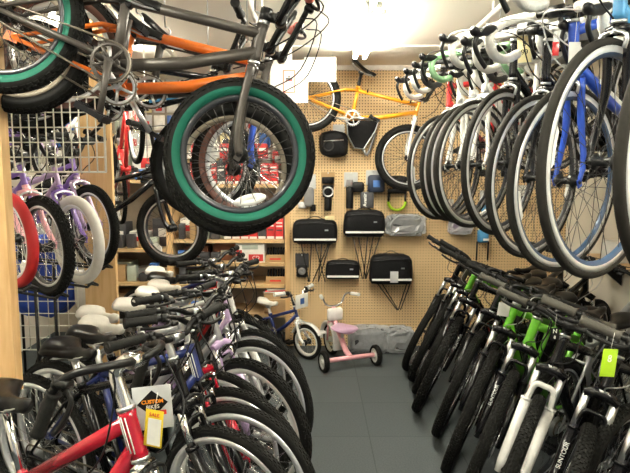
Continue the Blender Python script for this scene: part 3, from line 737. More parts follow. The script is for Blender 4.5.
B2 = bike('bmx_bicycle', 'orange framed bmx bicycle hanging behind the green tyred one', 'bmx', P(234, 169, 2.07), 6, 31, 0, 0, g, col=orange, fork='rigid', forkcol=gunmetal, bars='bmx', side=side_black, rim=rim_tan, track=rim_tan, refl=0, crank=150, spk=spoke_b, cables=1, crm=alu, ringm=alu, fat=1.1)
B3 = bike('bmx_bicycle', 'bmx bicycle with blue fork and brown sidewall tyres, third hanging on the left', 'bmx', P(252, 163, 2.36), 8, 30, 0, 0, g, col=gunmetal, fork='rigid', forkcol=blue, bars='bmx', side=side_brown, rim=rim_alu, refl=1, crank=30, levers=1, grips=mat('dull_red_grip', (.5, .12, .09), .6))
B4 = bike('bmx_bicycle', 'black bmx bicycle with white saddle hung behind the blue forked one', 'bmx', P(205, 165, 2.62), 5, 27, 0, 0, g, col=black, fork='rigid', bars='bmx', rim=rim_blk, refl=1, crank=70, saddle='white', band=sky)
for b, l in ((B1, 'green tyred grey bmx'), (B2, 'orange bmx'), (B3, 'blue forked bmx'), (B4, 'fourth, black bmx')):
    hook(W(b, mix(b['HT'], b['ST'], .06)) + Vector((0, 0, .016)), 'wire hook at the head end of the ' + l)
    hook(W(b, mix(b['HT'], b['ST'], .97)) + Vector((0, 0, .016)), 'wire hook at the seat end of the ' + l)
# smaller hanging children's bikes
K1 = bike('kids_bicycle', 'black tyred small bicycle hanging low between shelves and saddles', 'bmx', P(172, 228, 3.62), -12, 4, 0, 0, None, col=black, fork='rigid', bars='bmx', refl=1, rim=rim_blk, crank=40, spk=spoke_b)
K2 = bike('kids_bicycle', 'red framed small bicycle hanging nose up before the back shelves', 'kid', P(136, 128, 3.75), -62, -32, 0, 0, None, col=redb, fork='rigid', forkcol=redb, bars='kid', refl=0, rim=rim_alu, tyre=rubber, tr=.016)
for b, l in ((K1, 'low hanging black small bicycle'), (K2, 'red nose up bicycle')):
    hook(W(b, mix(b['HT'], b['ST'], .1)) + Vector((0, 0, .014)), 'wire hook at the head of the ' + l)
    hook(W(b, mix(b['HT'], b['ST'], .9)) + Vector((0, 0, .014)), 'wire hook at the seat of the ' + l)
# wall mounted yellow bmx
YBK = bike('bmx_bicycle', 'yellow orange bmx bicycle hung flat on the pegboard wall', 'bmx', P(408, 158, 4.72), 2, 30, 0, 0, None, col=yellow, fork='rigid', forkcol=white_p, bars='bmx', R=.275, wb=.97, sh=.70, st=.26, refl=1, rim=rim_blk, crank=25, spk=spoke_b, fat=1.0, bb=(-.57, .32), fl=.34, crm=alu)
for t_ in (.15, .85):
    pt = W(YBK, mix(YBK['HT'], YBK['ST'], t_)); b = MB(); b.tube([(0, YB - pt.y, .03), (0, -.02, -.028), (0, -.035, -.01)], .006, 8)
    tag(b.build('wall_hook', satin, None, T3(pt)), 'black wall hook under the %s of the yellow bmx frame' % ('head end' if t_ < .5 else 'seat end'), 'hook')

# ---------------------------------------------------------------- kids bicycles in the rack on the left
g = 'kids bicycles racked behind the wooden post'
kr = [((13, 240), 2.30, 'kids bicycle with red tyres, nearest in the left rack', dict(tyre=red_rub, side=red_rub, col=white_p, forkcol=pink, R=.20, tr=.022, rim=rim_blk, tread='slick')),
      ((46, 246), 2.62, 'kids bicycle with black knobby tyre and pink fork, second in the left rack', dict(col=purple, forkcol=pink, R=.235, tread='knob')),
      ((78, 240), 2.92, 'kids bicycle with wide white tyre in the left rack', dict(tyre=white_rub, side=white_rub, col=lilac, forkcol=purple, R=.235, tr=.026, tread='slick', rim=rim_wht)),
      ((94, 226), 3.18, 'kids bicycle with purple frame, farthest in the left rack', dict(col=purple, forkcol=lilac, R=.235))]
KR = []
for pp, y, lab, op in kr:
    b = bike('kids_bicycle', lab, 'kid', P(pp[0], pp[1], y), -30, 0, 0, -8, g, fork='rigid', bars='kid', refl=1, **op); KR.append(b)
for (px, py, y, yw, lab, op) in ((50, 150, 3.95, -35, 'purple kids bicycle hanging behind the upper wire grid', dict(col=purple, forkcol=lilac, band=paper)),
                         (92, 160, 4.15, -25, 'white kids bicycle hanging behind the upper wire grid', dict(col=white_p, forkcol=white_p, band=pink)),
                         (28, 120, 4.30, -40, 'pale lilac kids bicycle hanging highest behind the upper wire grid', dict(col=lilac, forkcol=white_p))):
    k = bike('kids_bicycle', lab, 'kid', P(px, py, y), yw, 6, 0, 0, None, fork='rigid', bars='kid', **op)
    hook(W(k, mix(k['HT'], k['ST'], .5)) + Vector((0, 0, .014)), 'wire hook over the middle of the ' + lab.split(' hanging')[0])
# ---------------------------------------------------------------- wooden posts and wire grids on the left
slab_o = MB().box((0, 0, 0), (.115, .045, CEIL - .77)).box((.052, -.026, 0), (.012, .008, CEIL - .77)).build('wooden_post', pine, None, T3(-1.135, 1.975, (CEIL + .77) / 2))
tag(slab_o, 'varnished wooden post at the left frame edge, ending above the saddles', 'post')
o = MB().box((0, 0, 0), (.19, .035, CEIL)).build('wooden_post', pine, None, T3(-1.30, 3.36, CEIL / 2)); tag(o, 'wide wooden upright behind the white tyre', 'post')
def grid(cx, cy, cz, W_, H_, nx, nz, label, yaw=0, r=.0028):
    b = MB()
    for i in range(nx + 1): x = -W_ / 2 + W_ * i / nx; b.tube([(x, 0, -H_ / 2), (x, 0, H_ / 2)], r * (1.6 if i in (0, nx) else 1), 6)
    for i in range(nz + 1): z = -H_ / 2 + H_ * i / nz; b.tube([(-W_ / 2, r * 2, z), (W_ / 2, r * 2, z)], r * (1.6 if i in (0, nz) else 1), 6)
    o = b.build('wire_grid_panel', wire_m, None, T3(cx, cy, cz) @ RZ(yaw)); return tag(o, label, 'grid panel')
a, c = P(-40, 97, 2.22), P(106, 172, 2.22)
grid((a.x + c.x) / 2, 2.22, (a.z + c.z) / 2, c.x - a.x, a.z - c.z, 17, 5, 'cream wire grid with narrow cells under the hanging bmx wheels')
a, c = P(-30, 176, 3.32), P(80, 350, 3.32)
grid((a.x + c.x) / 2, 3.32, (a.z + c.z) / 2, c.x - a.x, a.z - c.z, 10, 14, 'cream wire grid with square cells behind the kids wheels')
o = MB().tube([(-.75, 0, 0), (.62, 0, 0)], .012, 10).build('rack_rail', white_tr, None, T3(-1.72, 3.0, 1.01)); 
bpy.data.objects.remove(o)
# timber ledge that carries the racked kids bicycles
for k, b in enumerate(KR):
    f = W(b, (0, 0, 0)); r_ = W(b, (-.86, 0, 0)); d = (r_ - f).normalized(); n = Vector((-d.y, d.x, 0)); m_ = MB()
    c0 = f - d * .10; c1 = r_ + d * .02
    for q in (-1, 1): m_.tube([c0 + n * .032 * q, c1 + n * .032 * q], .007, 8)
    m_.tube([c0 + n * .032, c0 + Vector((0, 0, .02)), c0 - n * .032], .007, 8)
    tp = c1 * .9 + c0 * .1
    for q in (-1, 1): m_.tube([tp + n * .032 * q, Vector((tp.x, tp.y, 0)) + n * .032 * q], .009, 8)
    tp = c0 * .55 + c1 * .45; m_.tube([tp + n * .032, Vector((tp.x, tp.y, 0)) + n * .032], .009, 8)
    tag(m_.build('bicycle_stand', satin, None), 'dark steel stand carrying the %s' % ['red tyred kids bicycle', 'knobby black tyred kids bicycle', 'white tyred kids bicycle', 'far purple kids bicycle'][k], 'stand')
bag_blue = mat('blue_nylon', (.02, .07, .45), .5, bump=.3, scale=12)
def bag(name, label, c, d, m, cat='bag', seed=0, M=None, amp=.012, n=(8, 5, 8), p=4.0, build=True):
    rnd = random.Random(seed); ph = [rnd.uniform(0, 6.3) for _ in range(6)]; b = MB(); nu, nv = 28, 16; rings = []
    for i in range(nv + 1):
        v = -PI / 2 + PI * i / nv; rr = []
        for j in range(nu):
            a = 2 * PI * j / nu; e = 2 / p
            x = math.copysign(abs(math.cos(v)) ** e * abs(math.cos(a)) ** e, math.cos(a)); y = math.copysign(abs(math.cos(v)) ** e * abs(math.sin(a)) ** e, math.sin(a)); z = math.copysign(abs(math.sin(v)) ** e, v)
            w_ = 1 + amp * 10 * (math.sin(3 * a + ph[0] + 2 * v) * .3 + math.sin(7 * a + ph[1]) * .15 * math.cos(v) + math.sin(5 * v + ph[2]) * .2)
            rr.append(Vector((x * d[0] / 2, y * d[1] / 2, z * d[2] / 2)) * w_)
        rings.append(rr)
    b.loft(rings); 
    return tag(b.build(name, m, None, (M or Matrix()) if M is not None else T3(c)), label, cat)
o = bag('nylon_bag', 'bright blue nylon bag hanging behind the wire grid', P(42, 275, 3.6), (.42, .2, .5), bag_blue, seed=3, amp=.02)
o = bag('nylon_bag', 'white bottle shaped bag right of the blue bag behind grid', P(83, 290, 3.55), (.09, .08, .26), wvinyl, seed=4)
# ================================================================= shelves at the back left
def board(x0, x1, y0, y1, z, lab, m=None):
    o = MB().box((0, 0, 0), (x1 - x0, y1 - y0, .03)).build('shelf_board', m or pine_x, None, T3((x0 + x1) / 2, (y0 + y1) / 2, z)); return tag(o, lab, 'shelf', 'stockroom shelf boards')
xa, xm, xe = -1.95, -1.30, PX - .05
SHY = YB - .02
for z, l in ((1.46, 'upper shelf board holding red boxes behind the green tyre'), (.965, 'middle shelf board under the red boxes beside pegboard'), (.755, 'thin shelf board under the white and red carton'), (.555, 'lower shelf board right above the brown carton')):
    board(xm + .03, xe, SHY, YB + .44, z, l)
for z, l in ((1.5, 'high shelf board behind the red hanging bicycle'), (.885, 'pale shelf board left of the black hanging wheel'), (.58, 'lower left shelf board above bottom cartons'), (.2, 'bottom left shelf board near the floor')):
    board(xa, xm - .03, SHY - .02, YB + .44, z, l)
for x, l in ((xa, 'wooden shelf upright at far left'), (xm, 'wooden shelf upright between both bays')):
    tag(MB().box((0, 0, 0), (.055, .46, 1.95)).build('shelf_upright', pine, None, T3(x, YB + .20, .975)), l, 'shelf upright')
inkred = mat('red_print', (.62, .02, .02), .5); inkblk = mat('black_print', (.03, .03, .03), .6)
def carton(x, y, z, d, m, label, front=None, yaw=0, name='carton', group=None, texts=None, lid=True):
    M = T3(x, y, z + d[2] / 2) @ RZ(yaw); o = MB().rbox((0, 0, 0), d, .004).build(name, m, None, M); tag(o, label, 'box', group)
    f = -d[1] / 2 - .0008
    if lid: MB().box((0, f, d[2] * .5 - .012), (d[0] * .98, .0012, .002)).build('flap_seam', inkblk, o)
    if front:
        for (cx, cz, w_, h_, mm) in front: MB().box((cx * d[0], f, cz * d[2]), (w_ * d[0], .0016, h_ * d[2])).build('printed_panel', mm, o)
    if texts:
        for (cx, cz, sz, tx, mm) in texts: text('lettering', tx, sz, T3(cx * d[0], f - .0012, cz * d[2]) @ FRONT, mm, o)
    return o
boxw = mat('white_carton', (.80, .78, .72), .6); boxr = mat('red_carton', (.55, .03, .03), .5); boxk = mat('dark_carton', (.05, .05, .055), .5); boxb = mat('blue_carton', (.05, .15, .45), .5); boxg = mat('grey_green_carton', (.45, .50, .42), .6)
# red boxed tubes in rows
n = 0
for (zz, x0, cnt, cols) in ((.98, -.79, 7, None), (1.475, -1.15, 11, None)):
    for i in range(cnt):
        h = .17 + .03 * random.random(); x = x0 + i * .078
        b = carton(x, YB + .10, zz, (.072, .16, h), boxr if i % 4 else boxk, '%s striped tube box, %s from the left on the %s shelf' % ('red and white' if i % 4 else 'dark', ORD[i], 'upper' if zz > 1 else 'middle'), 
               [(0, -.42, .9, .12, boxw), (0, .15, .75, .07, boxw), (0, -.05, .75, .06, boxk), (0, .32, .75, .06, boxw)], group=['tube boxes beside the pegboard', 'tube boxes on the upper shelf'][zz > 1], lid=False)
for i in range(9):
    h = .15; x = -1.15 + i * .085
    carton(x, YB + .12, 1.475 + .23, (.08, .14, .13), boxr if i % 3 else boxw, '%s parts box on top of the upper shelf row, %s from the left' % ('red' if i % 3 else 'white', ORD[i]), [(0, .1, .8, .2, boxw)], group='boxes on the second layer', lid=False)
carton(-.585, YB + .10, .77, (.26, .2, .175), boxw, 'white carton with red panels on the thin shelf', [(.20, -.25, .5, .36, boxr), (-.38, -.1, .2, .5, boxr), (0, .30, .55, .22, boxg)], texts=[(.2, -.25, .045, 'CD', reflw)])
for z, l in ((.77, 'upper open cardboard tray of black parts beside the pegboard'), (.57, 'lower open cardboard tray of black parts beside the pegboard')):
    t = thing('parts_tray', l, 'tray', (-.36, YB + .09, z)); b = MB(); b.box((0, -.07, .035), (.17, .004, .07)).box((0, .07, .045), (.17, .004, .09)).box((-.085, 0, .04), (.004, .14, .08)).box((.085, 0, .04), (.004, .14, .08)).box((0, 0, .004), (.17, .14, .006)); b.build('tray_body', card, t)
    MB().box((0, -.0728, .03), (.10, .001, .014)).build('red_label', inkred, t)
    for k in range(7):
        b = MB(); x = -.07 + k * .023; b.tube([(x, -.03 + .02 * (k % 3), .01), (x + .006, -.03 + .02 * (k % 3), .13)], .010, 8); tag(b.build('bottled_part', plastic, None, T3(-.36, YB + .09, z)), 'black stick of parts in the %s tray, %s from the left' % (l.split()[0], ORD[k]), 'part', 'black parts in %s tray' % l.split()[0])
carton(-.36, YB + .10, .30, (.21, .2, .19), card, 'brown cardboard carton below the parts trays', [(0, .2, .96, .03, pine_x)])
board(xm + .03, xe, SHY, YB + .44, .285, 'bottom shelf board under the brown carton')
for i in range(3):
    o = MB().rbox((0, 0, 0), (.19, .14, .012), .004).build('flyer_stack', [paper, boxr, paper][i], None, T3(-.37 + .01 * i, YB + .06, .497 + .0125 * i) @ RZ(8 * i - 6)); tag(o, ['white flyer at bottom of pile on brown carton', 'red flyer in middle of pile on brown carton', 'white flyer on top of pile on brown carton'][i], 'paper')
# left bay stock
st = [(-1.82, .90, (.16, .2, .22), boxk, 'dark carton at the left end of the pale shelf'), (-1.62, .90, (.18, .2, .14), boxw, 'small white carton on the pale shelf'), (-1.42, .90, (.15, .2, .26), boxk, 'tall dark carton beside the shelf upright'),
      (-1.80, .595, (.2, .2, .16), boxg, 'grey green carton on the lower left shelf'), (-1.58, .595, (.18, .2, .10), boxw, 'flat white carton on the lower left shelf'), (-1.41, .595, (.13, .2, .17), boxk, 'black carton on the lower left shelf'),
      (-1.75, .215, (.28, .25, .25), card, 'brown carton on the bottom left shelf'), (-1.45, .215, (.2, .25, .2), boxw, 'white carton on the bottom left shelf'),
      (-1.17, .98, (.14, .2, .18), boxw, 'white carton on the middle shelf behind black hanging wheel'), (-1.0, .98, (.15, .2, .22), boxk, 'black carton on the middle shelf behind hanging wheel'), (-.87, .98, (.07, .2, .2), boxg, 'narrow grey green carton left of red boxes'),
      (-1.14, .57, (.18, .2, .10), boxg, 'grey green carton low behind the blue frame tube'), (-.92, .57, (.2, .2, .14), boxw, 'white carton low behind the handlebars'), (-1.10, .30, (.24, .25, .18), card, 'brown carton on bottom shelf behind left row'),
      (-1.10, .77, (.22, .2, .13), mat('rust_carton', (.32, .12, .06), .6), 'rust brown carton behind the hanging wheel'), (-.84, .77, (.2, .2, .15), mat('rust_carton', (.32, .12, .06), .6), 'rust brown carton left of the white and red carton'),
      (-1.80, 1.515, (.2, .2, .24), boxg, 'grey green carton on the high shelf'), (-1.55, 1.515, (.22, .2, .3), boxw, 'white carton on the high shelf behind red bicycle')]
for x, z, d, m, l in st: carton(x, YB + .23, z, d, m, l, [(.1, 0, .5, .3, boxr if m is boxw else boxw)])
rnd = random.Random(5); kk = 0
for zz, x0, cnt in ((.596, -1.86, 5), (.901, -1.86, 5), (.216, -1.86, 5), (1.516, -1.86, 5), (.571, -1.20, 4), (.301, -1.20, 4), (.981, -1.20, 4), (.771, -1.20, 4)):
    for q in range(cnt):
        kk += 1; h_ = .07 + rnd.random() * .10
        o = MB().rbox((0, 0, 0), (.05 + rnd.random() * .04, .07, h_), .006).build('small_carton', [boxk, boxk, card, boxg, boxk, boxb, boxk][kk % 7], None, T3(x0 + .10 * q, YB + .035, zz + h_ / 2))
        tag(o, 'small %s carton, %s from the left at the front of %s' % (['black', 'dark', 'brown', 'grey green', 'black', 'blue', 'dark'][kk % 7], ORD[q], {.596: 'the lower left shelf', .901: 'the pale left shelf', .216: 'the bottom left shelf', 1.516: 'the high left shelf', .571: 'the lower right shelf', .301: 'the bottom right shelf', .981: 'the middle right shelf', .771: 'the thin right shelf'}[zz]), 'box', 'small cartons at the shelf fronts')
# carded goods hung on the wall above the shelves
cols = [paper, boxg, boxw, boxr, paper_y, boxb, boxk, paper_gr]
for r_ in range(5):
    for i in range(18):
        x = -2.48 + i * .125; z = 1.72 + r_ * .165
        if x > -.3: continue
        o = MB().rbox((0, 0, 0), (.105, .012, .14), .004).build('blister_pack', cols[(i * 3 + r_ * 5) % 8], None, T3(x, YB + .42, z)); tag(o, '%s carded pack, %s from left, %s hanging row above shelves' % (['white', 'grey green', 'off white', 'red', 'cream', 'blue', 'black', 'grey'][(i * 3 + r_ * 5) % 8], ORD[i], ['lowest', 'second lowest', 'middle', 'second highest', 'highest'][r_]), 'package', 'carded packs on back wall')
        MB().rbox((0, -.014, -.02), (.06, .02, .07), .008).build('packed_part', cols[(i * 5 + r_ * 3 + 2) % 8], o); MB().tube([(0, .02, .06), (0, -.05, .06)], .003, 6).build('peg_hook', alu, o)
# white sign boards with red framed print, hung above the shelves
a, c = P(287, 60, 4.45), P(333, 103, 4.45)
def sign(px0, py0, px1, py1, y, label, print_=False):
    a, c = P(px0, py0, y), P(px1, py1, y); W_, H_ = c.x - a.x, a.z - c.z
    o = MB().rbox((0, 0, 0), (W_, .006, H_), .002).build('hanging_sign', paper, None, T3((a.x + c.x) / 2, y, (a.z + c.z) / 2)); tag(o, label, 'sign')
    b = MB(); [b.tube([(q * W_ * .4, 0, H_ / 2), (q * W_ * .4, 0, CEIL - (a.z + c.z) / 2)], .0012, 4) for q in (-1, 1)]; b.build('hanging_wire', alu, o)
    if print_:
        w_, h_ = .085, .16; b = MB()
        for q in (-1, 1): b.box((q * w_ / 2, -.004, 0), (.008, .003, h_)); b.box((0, -.004, q * h_ / 2), (w_ + .008, .003, .008))
        b.build('red_frame', mat('orange_red_print', (.75, .20, .10), .6), o)
        MB().box((0, -.004, .02), (.05, .002, .012)).box((0, -.004, 0.035), (.012, .002, .012)).build('printed_mark', inkblk, o)
        MB().box((0, -.004, .008), (.05, .002, .008)).build('printed_stripe', inkred, o)
    return o
sign(270, 60, 308, 103, 4.35, 'white board with a red framed print hanging beside the shelves', True)
sign(304, 57, 336, 82, 4.42, 'blank white board hanging before the yellow bicycle rear wheel')
sign(279, 43, 292, 64, 3.6, 'small white and red card hanging right of grey bmx stem')

# ================================================================= goods on the pegboard
def peg_hook(p, L=.06):
    return MB().tube([(0, .03, 0), (0, -L, 0), (0, -L - .006, .01)], .0028, 6)
ripstop = mat('black_nylon', (.007, .007, .008), .6, bump=.15, scale=60, spec=.15); mesh_g = mat('grey_mesh', (.22, .22, .22), .7); clearb = mat('clear_plastic', (.82, .84, .86), .12, alpha=.36, var=.1, spec=1.0); darkwrap = mat('dark_bundle', (.03, .034, .036), .5, var=.8, scale=14)
FY = YB - .004
def rack_bag(px0, py0, px1, py1, label, logo=True, tagm=None, legs=None, depth=.14):
    px0 -= 1.5; px1 += 1.5; py0 -= 2; py1 += 1
    a, c = P(px0, py0, YB - depth / 2), P(px1, py1, YB - depth / 2); W_, H_ = c.x - a.x, a.z - c.z; t = thing('rack_bag', label, 'bag', ((a.x + c.x) / 2, YB - depth / 2 - .012, c.z), None)
    b = MB(); rings = []
    for k, (zz, s) in enumerate(((0, .94), (.12, 1), (.55, 1), (.8, .96), (.93, .86), (1, .62))):
        rr = []
        for j in range(24):
            an = 2 * PI * j / 24; e = .42; x = math.copysign(abs(math.cos(an)) ** e, math.cos(an)); y = math.copysign(abs(math.sin(an)) ** e, math.sin(an)); rr.append(Vector((x * W_ / 2 * s, y * depth / 2 * s, zz * H_)))
        rings.append(rr)
    b.loft(rings); b.build('bag_body', ripstop, t)
    b = MB(); b.box((0, -depth / 2 - .001, H_ * .15), (W_ * .92, .003, .018)); b.build('reflective_stripe', reflw, t)
    b = MB(); b.tube(smooth_path([(-W_ * .42, -depth * .49, H_ * .8), (0, -depth * .51, H_ * .86), (W_ * .42, -depth * .49, H_ * .8)], 5), .004, 6); b.build('zip', satin, t)
    b = MB(); b.tube(smooth_path([(-W_ * .2, 0, H_ * .98), (0, 0, H_ * 1.12), (W_ * .2, 0, H_ * .98)], 5), .008, 8, flat=.5); b.build('handle', satin, t)
    if logo: MB().box((W_ * .25, -depth / 2 - .0015, H_ * .55), (.03, .002, .012)).build('logo_patch', alu, t)
    if tagm:
        MB().rbox((tagm[0] * W_, -depth / 2 - .008, tagm[1] * H_), (tagm[2], .002, tagm[3]), .001).build('swing_tag', tagm[4], t)
    return t
rack_bag(294, 221, 336, 241, 'black rack bag with white stripe, leftmost on the pegboard', tagm=(.32, 1.08, .08, .035, paper_y))
rack_bag(345, 212, 383, 234, 'boxy black rack bag with white stripe in the middle of the pegboard')
rack_bag(327, 262, 358, 277, 'slim low black bag with white stripe below the others', depth=.10)
rack_bag(371, 256, 410, 281, 'large black rack bag with grey hang tag and red tab', tagm=(.05, .25, .07, .10, paper_gr), depth=.17)
def carrier(xp, ytop, ybot, label, legs, splay=20):
    t0 = P(xp, ytop, YB - .10); b0 = P(xp, ybot, YB - .06); t = thing('luggage_carrier', label, 'bicycle rack', (t0.x, t0.y, t0.z)); H_ = t0.z - b0.z
    b = MB(); 
    for q in (-1, 1): b.tube([(q * .15, -.04, 0), (q * .15, .06, 0)], .005, 6); b.tube([(-.15, q * .04, 0), (.15, q * .04, 0)], .005, 6)
    b.tube([(0, .0, 0), (0, .11, .0)], .004, 6); b.build('rack_platform', satin, t)
    for (x0, x1) in legs: MB().tube([(x0, -.02, 0), (x1, .0, -H_)], .0052, 6).build('leg', satin, t)
carrier(315, 243, 281, 'black luggage carrier with spread struts under the leftmost rack bag', [(-.12, -.055), (-.03, -.05), (.0, .09), (.13, .03), (.06, .03), (.12, -.02)])
carrier(364, 236, 278, 'black luggage carrier with struts under the middle rack bag', [(-.10, -.01), (-.05, .02), (.03, .0), (.14, .02), (.08, .015)])
carrier(393, 283, 309, 'black luggage carrier hanging under the bag with the grey tag', [(-.14, .04), (-.10, .05), (.12, .05), (.15, .07)])
# round saddle bag pair, triangle bag
def soft(label, px, py, w_, h_, d_, m, cat='bag', name='saddle_bag', seed=1, p=3.0, amp=.01, y=None):
    c = P(px, py, (y or YB) - d_ / 2 - .01); o = bag(name, label, c, (w_, d_, h_), m, cat, seed, p=p, amp=amp); return o
o = soft('rounded black bag with card on top, high on the pegboard', 334, 144, .25, .23, .15, ripstop, seed=5)
MB().rbox((.04, -.02, .125), (.10, .004, .08), .002).build('header_card', paper_gr, o); MB().tube([(-.09, -.07, .02), (.08, -.07, .03)], .006, 6).build('strap', alu, o)
MB().lathe([(.035, -.075), (.05, -.075), (.05, -.06), (.035, -.06)], 20, 'y', (-.05, 0, -.02)).build('round_buckle', satin, o)
c = P(360, 133, YB - .05); t = thing('frame_bag', 'triangular black frame bag with grey piping under the yellow bicycle', 'bag', (c.x, YB - .05, c.z))
tri = [(-.12, 0, .13), (.17, 0, .145), (.13, 0, .02), (.03, 0, -.14), (-.05, 0, -.13), (-.11, 0, -.02)]
MB().prism([Vector(p_) + Vector((0, -.03, 0)) for p_ in tri], (0, .06, 0)).build('bag_body', ripstop, t)
MB().tube([Vector(p_) + Vector((0, -.032, 0)) for p_ in tri + tri[:1]], .006, 6).build('piping', alu, t)
MB().tube(smooth_path([(.03, -.01, -.14), (.06, -.03, -.19), (.10, -.02, -.10), (.13, -.01, 0)], 4), .012, 8).build('strap', mesh_g, t)
# blister packs in the upper row
def pack(px, py, label, top, body):
    c = P(px, py, YB - .03); o = MB().rbox((0, 0, .055), (.10, .006, .11), .003).build('accessory_pack', top, None, T3(c.x, YB - .012, c.z)); tag(o, label, 'accessory')
    body(o); peg_hook(None).build('peg_hook', alu, o, T3(0, 0, .10)); o.scale = (1.22, 1, 1.18); return o
def cy(o, name, c, r, h, m, axis='z', n=20):
    return MB().lathe([(.0005, -h / 2), (r * .9, -h / 2), (r, -h / 2 + .006), (r, h / 2 - .006), (r * .9, h / 2), (.0005, h / 2)], n, axis, c).build(name, m, o)
def b1(o): MB().rbox((.0, -.035, -.06), (.075, .05, .15), .022).build('pump_body', mesh_g, o); cy(o, 'pump_foot', (.03, -.04, -.14), .018, .05, plastic); MB().rbox((-.05, -.03, -.12), (.06, .03, .05), .01).build('clear_cap', paper_gr, o)
def b2(o): cy(o, 'lamp_body', (0, -.045, -.03), .040, .09, plastic); cy(o, 'lamp_stem', (0, -.04, -.12), .026, .11, plastic); MB().lathe([(.028, -.088), (.040, -.088), (.040, -.078), (.028, -.078)], 24, 'y', (0, 0, -.035)).build('lamp_ring', alu, o); cy(o, 'lamp_top', (0, -.04, .05), .045, .05, plastic)
def b3(o): cy(o, 'lock_tube', (-.01, -.035, -.08), .026, .16, plastic); MB().rbox((.05, -.035, .0), (.085, .05, .075), .015).build('lock_bracket', plastic, o); cy(o, 'lock_cap', (-.01, -.035, .03), .024, .05, mesh_g)
def b4(o): MB().rbox((.02, -.05, .01), (.12, .08, .13), .02).build('pouch', mat('navy_nylon', (.02, .03, .06), .5), o); MB().rbox((.02, -.092, .01), (.05, .004, .05), .01).build('pouch_badge', boxb, o)
pack(309, 189, 'grey hand pump on card, leftmost of the small goods on pegboard', paper_gr, b1)
pack(328, 187, 'black front lamp on card, second small item from the left on pegboard', card, b2)
pack(351, 187, 'black lock with bracket hanging third in the small goods row', paper_gr, b3)
pack(373, 185, 'dark pouch with blue badge hanging left of the lime green lock', paper_gr, b4)
c = P(367, 200, YB - .07); o = MB().rbox((0, 0, 0), (.115, .05, .14), .006).build('boxed_item', boxk, None, T3(c)); tag(o, 'small black box with white sideways lettering below the dark pouch', 'box')
text('lettering', 'Avenir', .042, T3(-.02, -.027, 0) @ RY(-90) @ FRONT, reflw, o, bold=.0008)
MB().tube([(0, .0, .07), (0, .06, .075)], .003, 6).build('peg_hook', alu, o)
# lime u-lock
c = P(397, 200, YB - .03); t = thing('cable_lock', 'lime green curved lock hanging right of the black box', 'lock', (c.x, YB - .03, c.z))
MB().tube([(math.cos(a_) * .075, 0, math.sin(a_) * .075 - .015) for a_ in [PI + PI * k / 16 for k in range(17)]], .017, 10, flat=.7).build('lock_shackle', lime, t)
for q in (-1, 1): MB().tube([(q * .075, 0, -.015), (q * .072, 0, .06)], .010, 8).build('lock_arm', satin, t)
MB().rbox((0, 0, .08), (.17, .04, .045), .012).build('lock_body', plastic, t); MB().tube([(0, .03, .10), (0, -.02, .10)], .003, 6).build('peg_hook', alu, t)
o = soft('black helmet shaped pad above the lime green lock', 398, 181, .20, .09, .10, plastic, 'accessory', 'handlebar_pad', 9)
# bagged items
def bundle(px, py, w_, h_, d_, label, m=darkwrap, y=None, z=None, cat='package', seed=0):
    c = P(px, py, (y or YB) - d_ / 2 - .012)
    if z is not None: c.z = z + h_ / 2
    o = bag('plastic_wrapped_bundle', label, c, (w_, d_, h_), m, cat, seed, p=5.0, amp=.008)
    rnd = random.Random(seed + 11); kb = MB(); nu, nv = 34, 12; rings = []
    for i in range(nv + 1):
        v = -PI / 2 + PI * i / nv; rr = []
        for j in range(nu):
            a = 2 * PI * j / nu; e = .4; cv = max(.02, math.cos(v))
            f = lambda q: math.copysign(abs(q) ** e, q)
            rr.append(Vector((cv ** e * f(math.cos(a)) * w_ * .53, cv ** e * f(math.sin(a)) * d_ * .53, f(math.sin(v)) * h_ * .53)) + Vector((rnd.uniform(-.014, .014), rnd.uniform(-.014, .006), rnd.uniform(-.010, .010))))
        rings.append(rr)
    kb.loft(rings); kb.sm = [False] * len(kb.sm); kb.build('clear_wrap', clearb, o)
    return o
bundle(405, 225, .33, .17, .10, 'dark bundle in clear plastic bag on the pegboard beside middle bag', seed=1)
bundle(460, 226, .19, .13, .08, 'purple grey bundle in clear plastic under the hanging wheels', mat('mauve_bundle', (.20, .16, .22), .5, var=.4, scale=14), seed=2)
bundle(370, 336, .36, .21, .18, 'clear plastic wrapped dark bundle on the floor beside the pink tricycle', y=4.93, z=0.012, seed=3)
bundle(399, 337, .24, .20, .20, 'second plastic wrapped bundle on the floor, right beneath the carrier struts', y=4.95, z=0.012, seed=4)
o = pack(302, 268, 'small black boxed part in blister under the leftmost rack bag', boxk, lambda o: (MB().rbox((0, -.03, -.02), (.08, .04, .10), .012).build('packed_part', plastic, o), MB().disc((0, -.052, -.02), .028, .006).build('round_dial', mesh_g, o)))
c = P(483, 236, YB - .05); t = thing('hanging_lock', 'blue padded lock with black strap hanging under the road wheels', 'lock', (c.x, YB - .05, c.z))
MB().rbox((0, 0, 0), (.10, .05, .12), .02).build('lock_pad', sky, t); MB().rbox((.02, -.028, -.03), (.05, .006, .02), .002).build('label_patch', paper, t)
for q in (-.05, .05): MB().tube([(q, 0, -.05), (q, .01, -.22)], .008, 8).build('strap', plastic, t)
MB().tube([(0, .05, .07), (0, -.02, .055)], .003, 6).build('peg_hook', alu, t)
o = pack(447, 214, 'pale carded part on pegboard behind the far hanging wheels', paper, lambda o: MB().rbox((0, -.02, -.01), (.07, .03, .08), .01).build('packed_part', redb, o))
o = pack(487, 205, 'light blue carded pack behind the hanging wheels', paper_gr, lambda o: MB().rbox((0, -.02, -.01), (.08, .03, .09), .01).build('packed_part', sky, o))
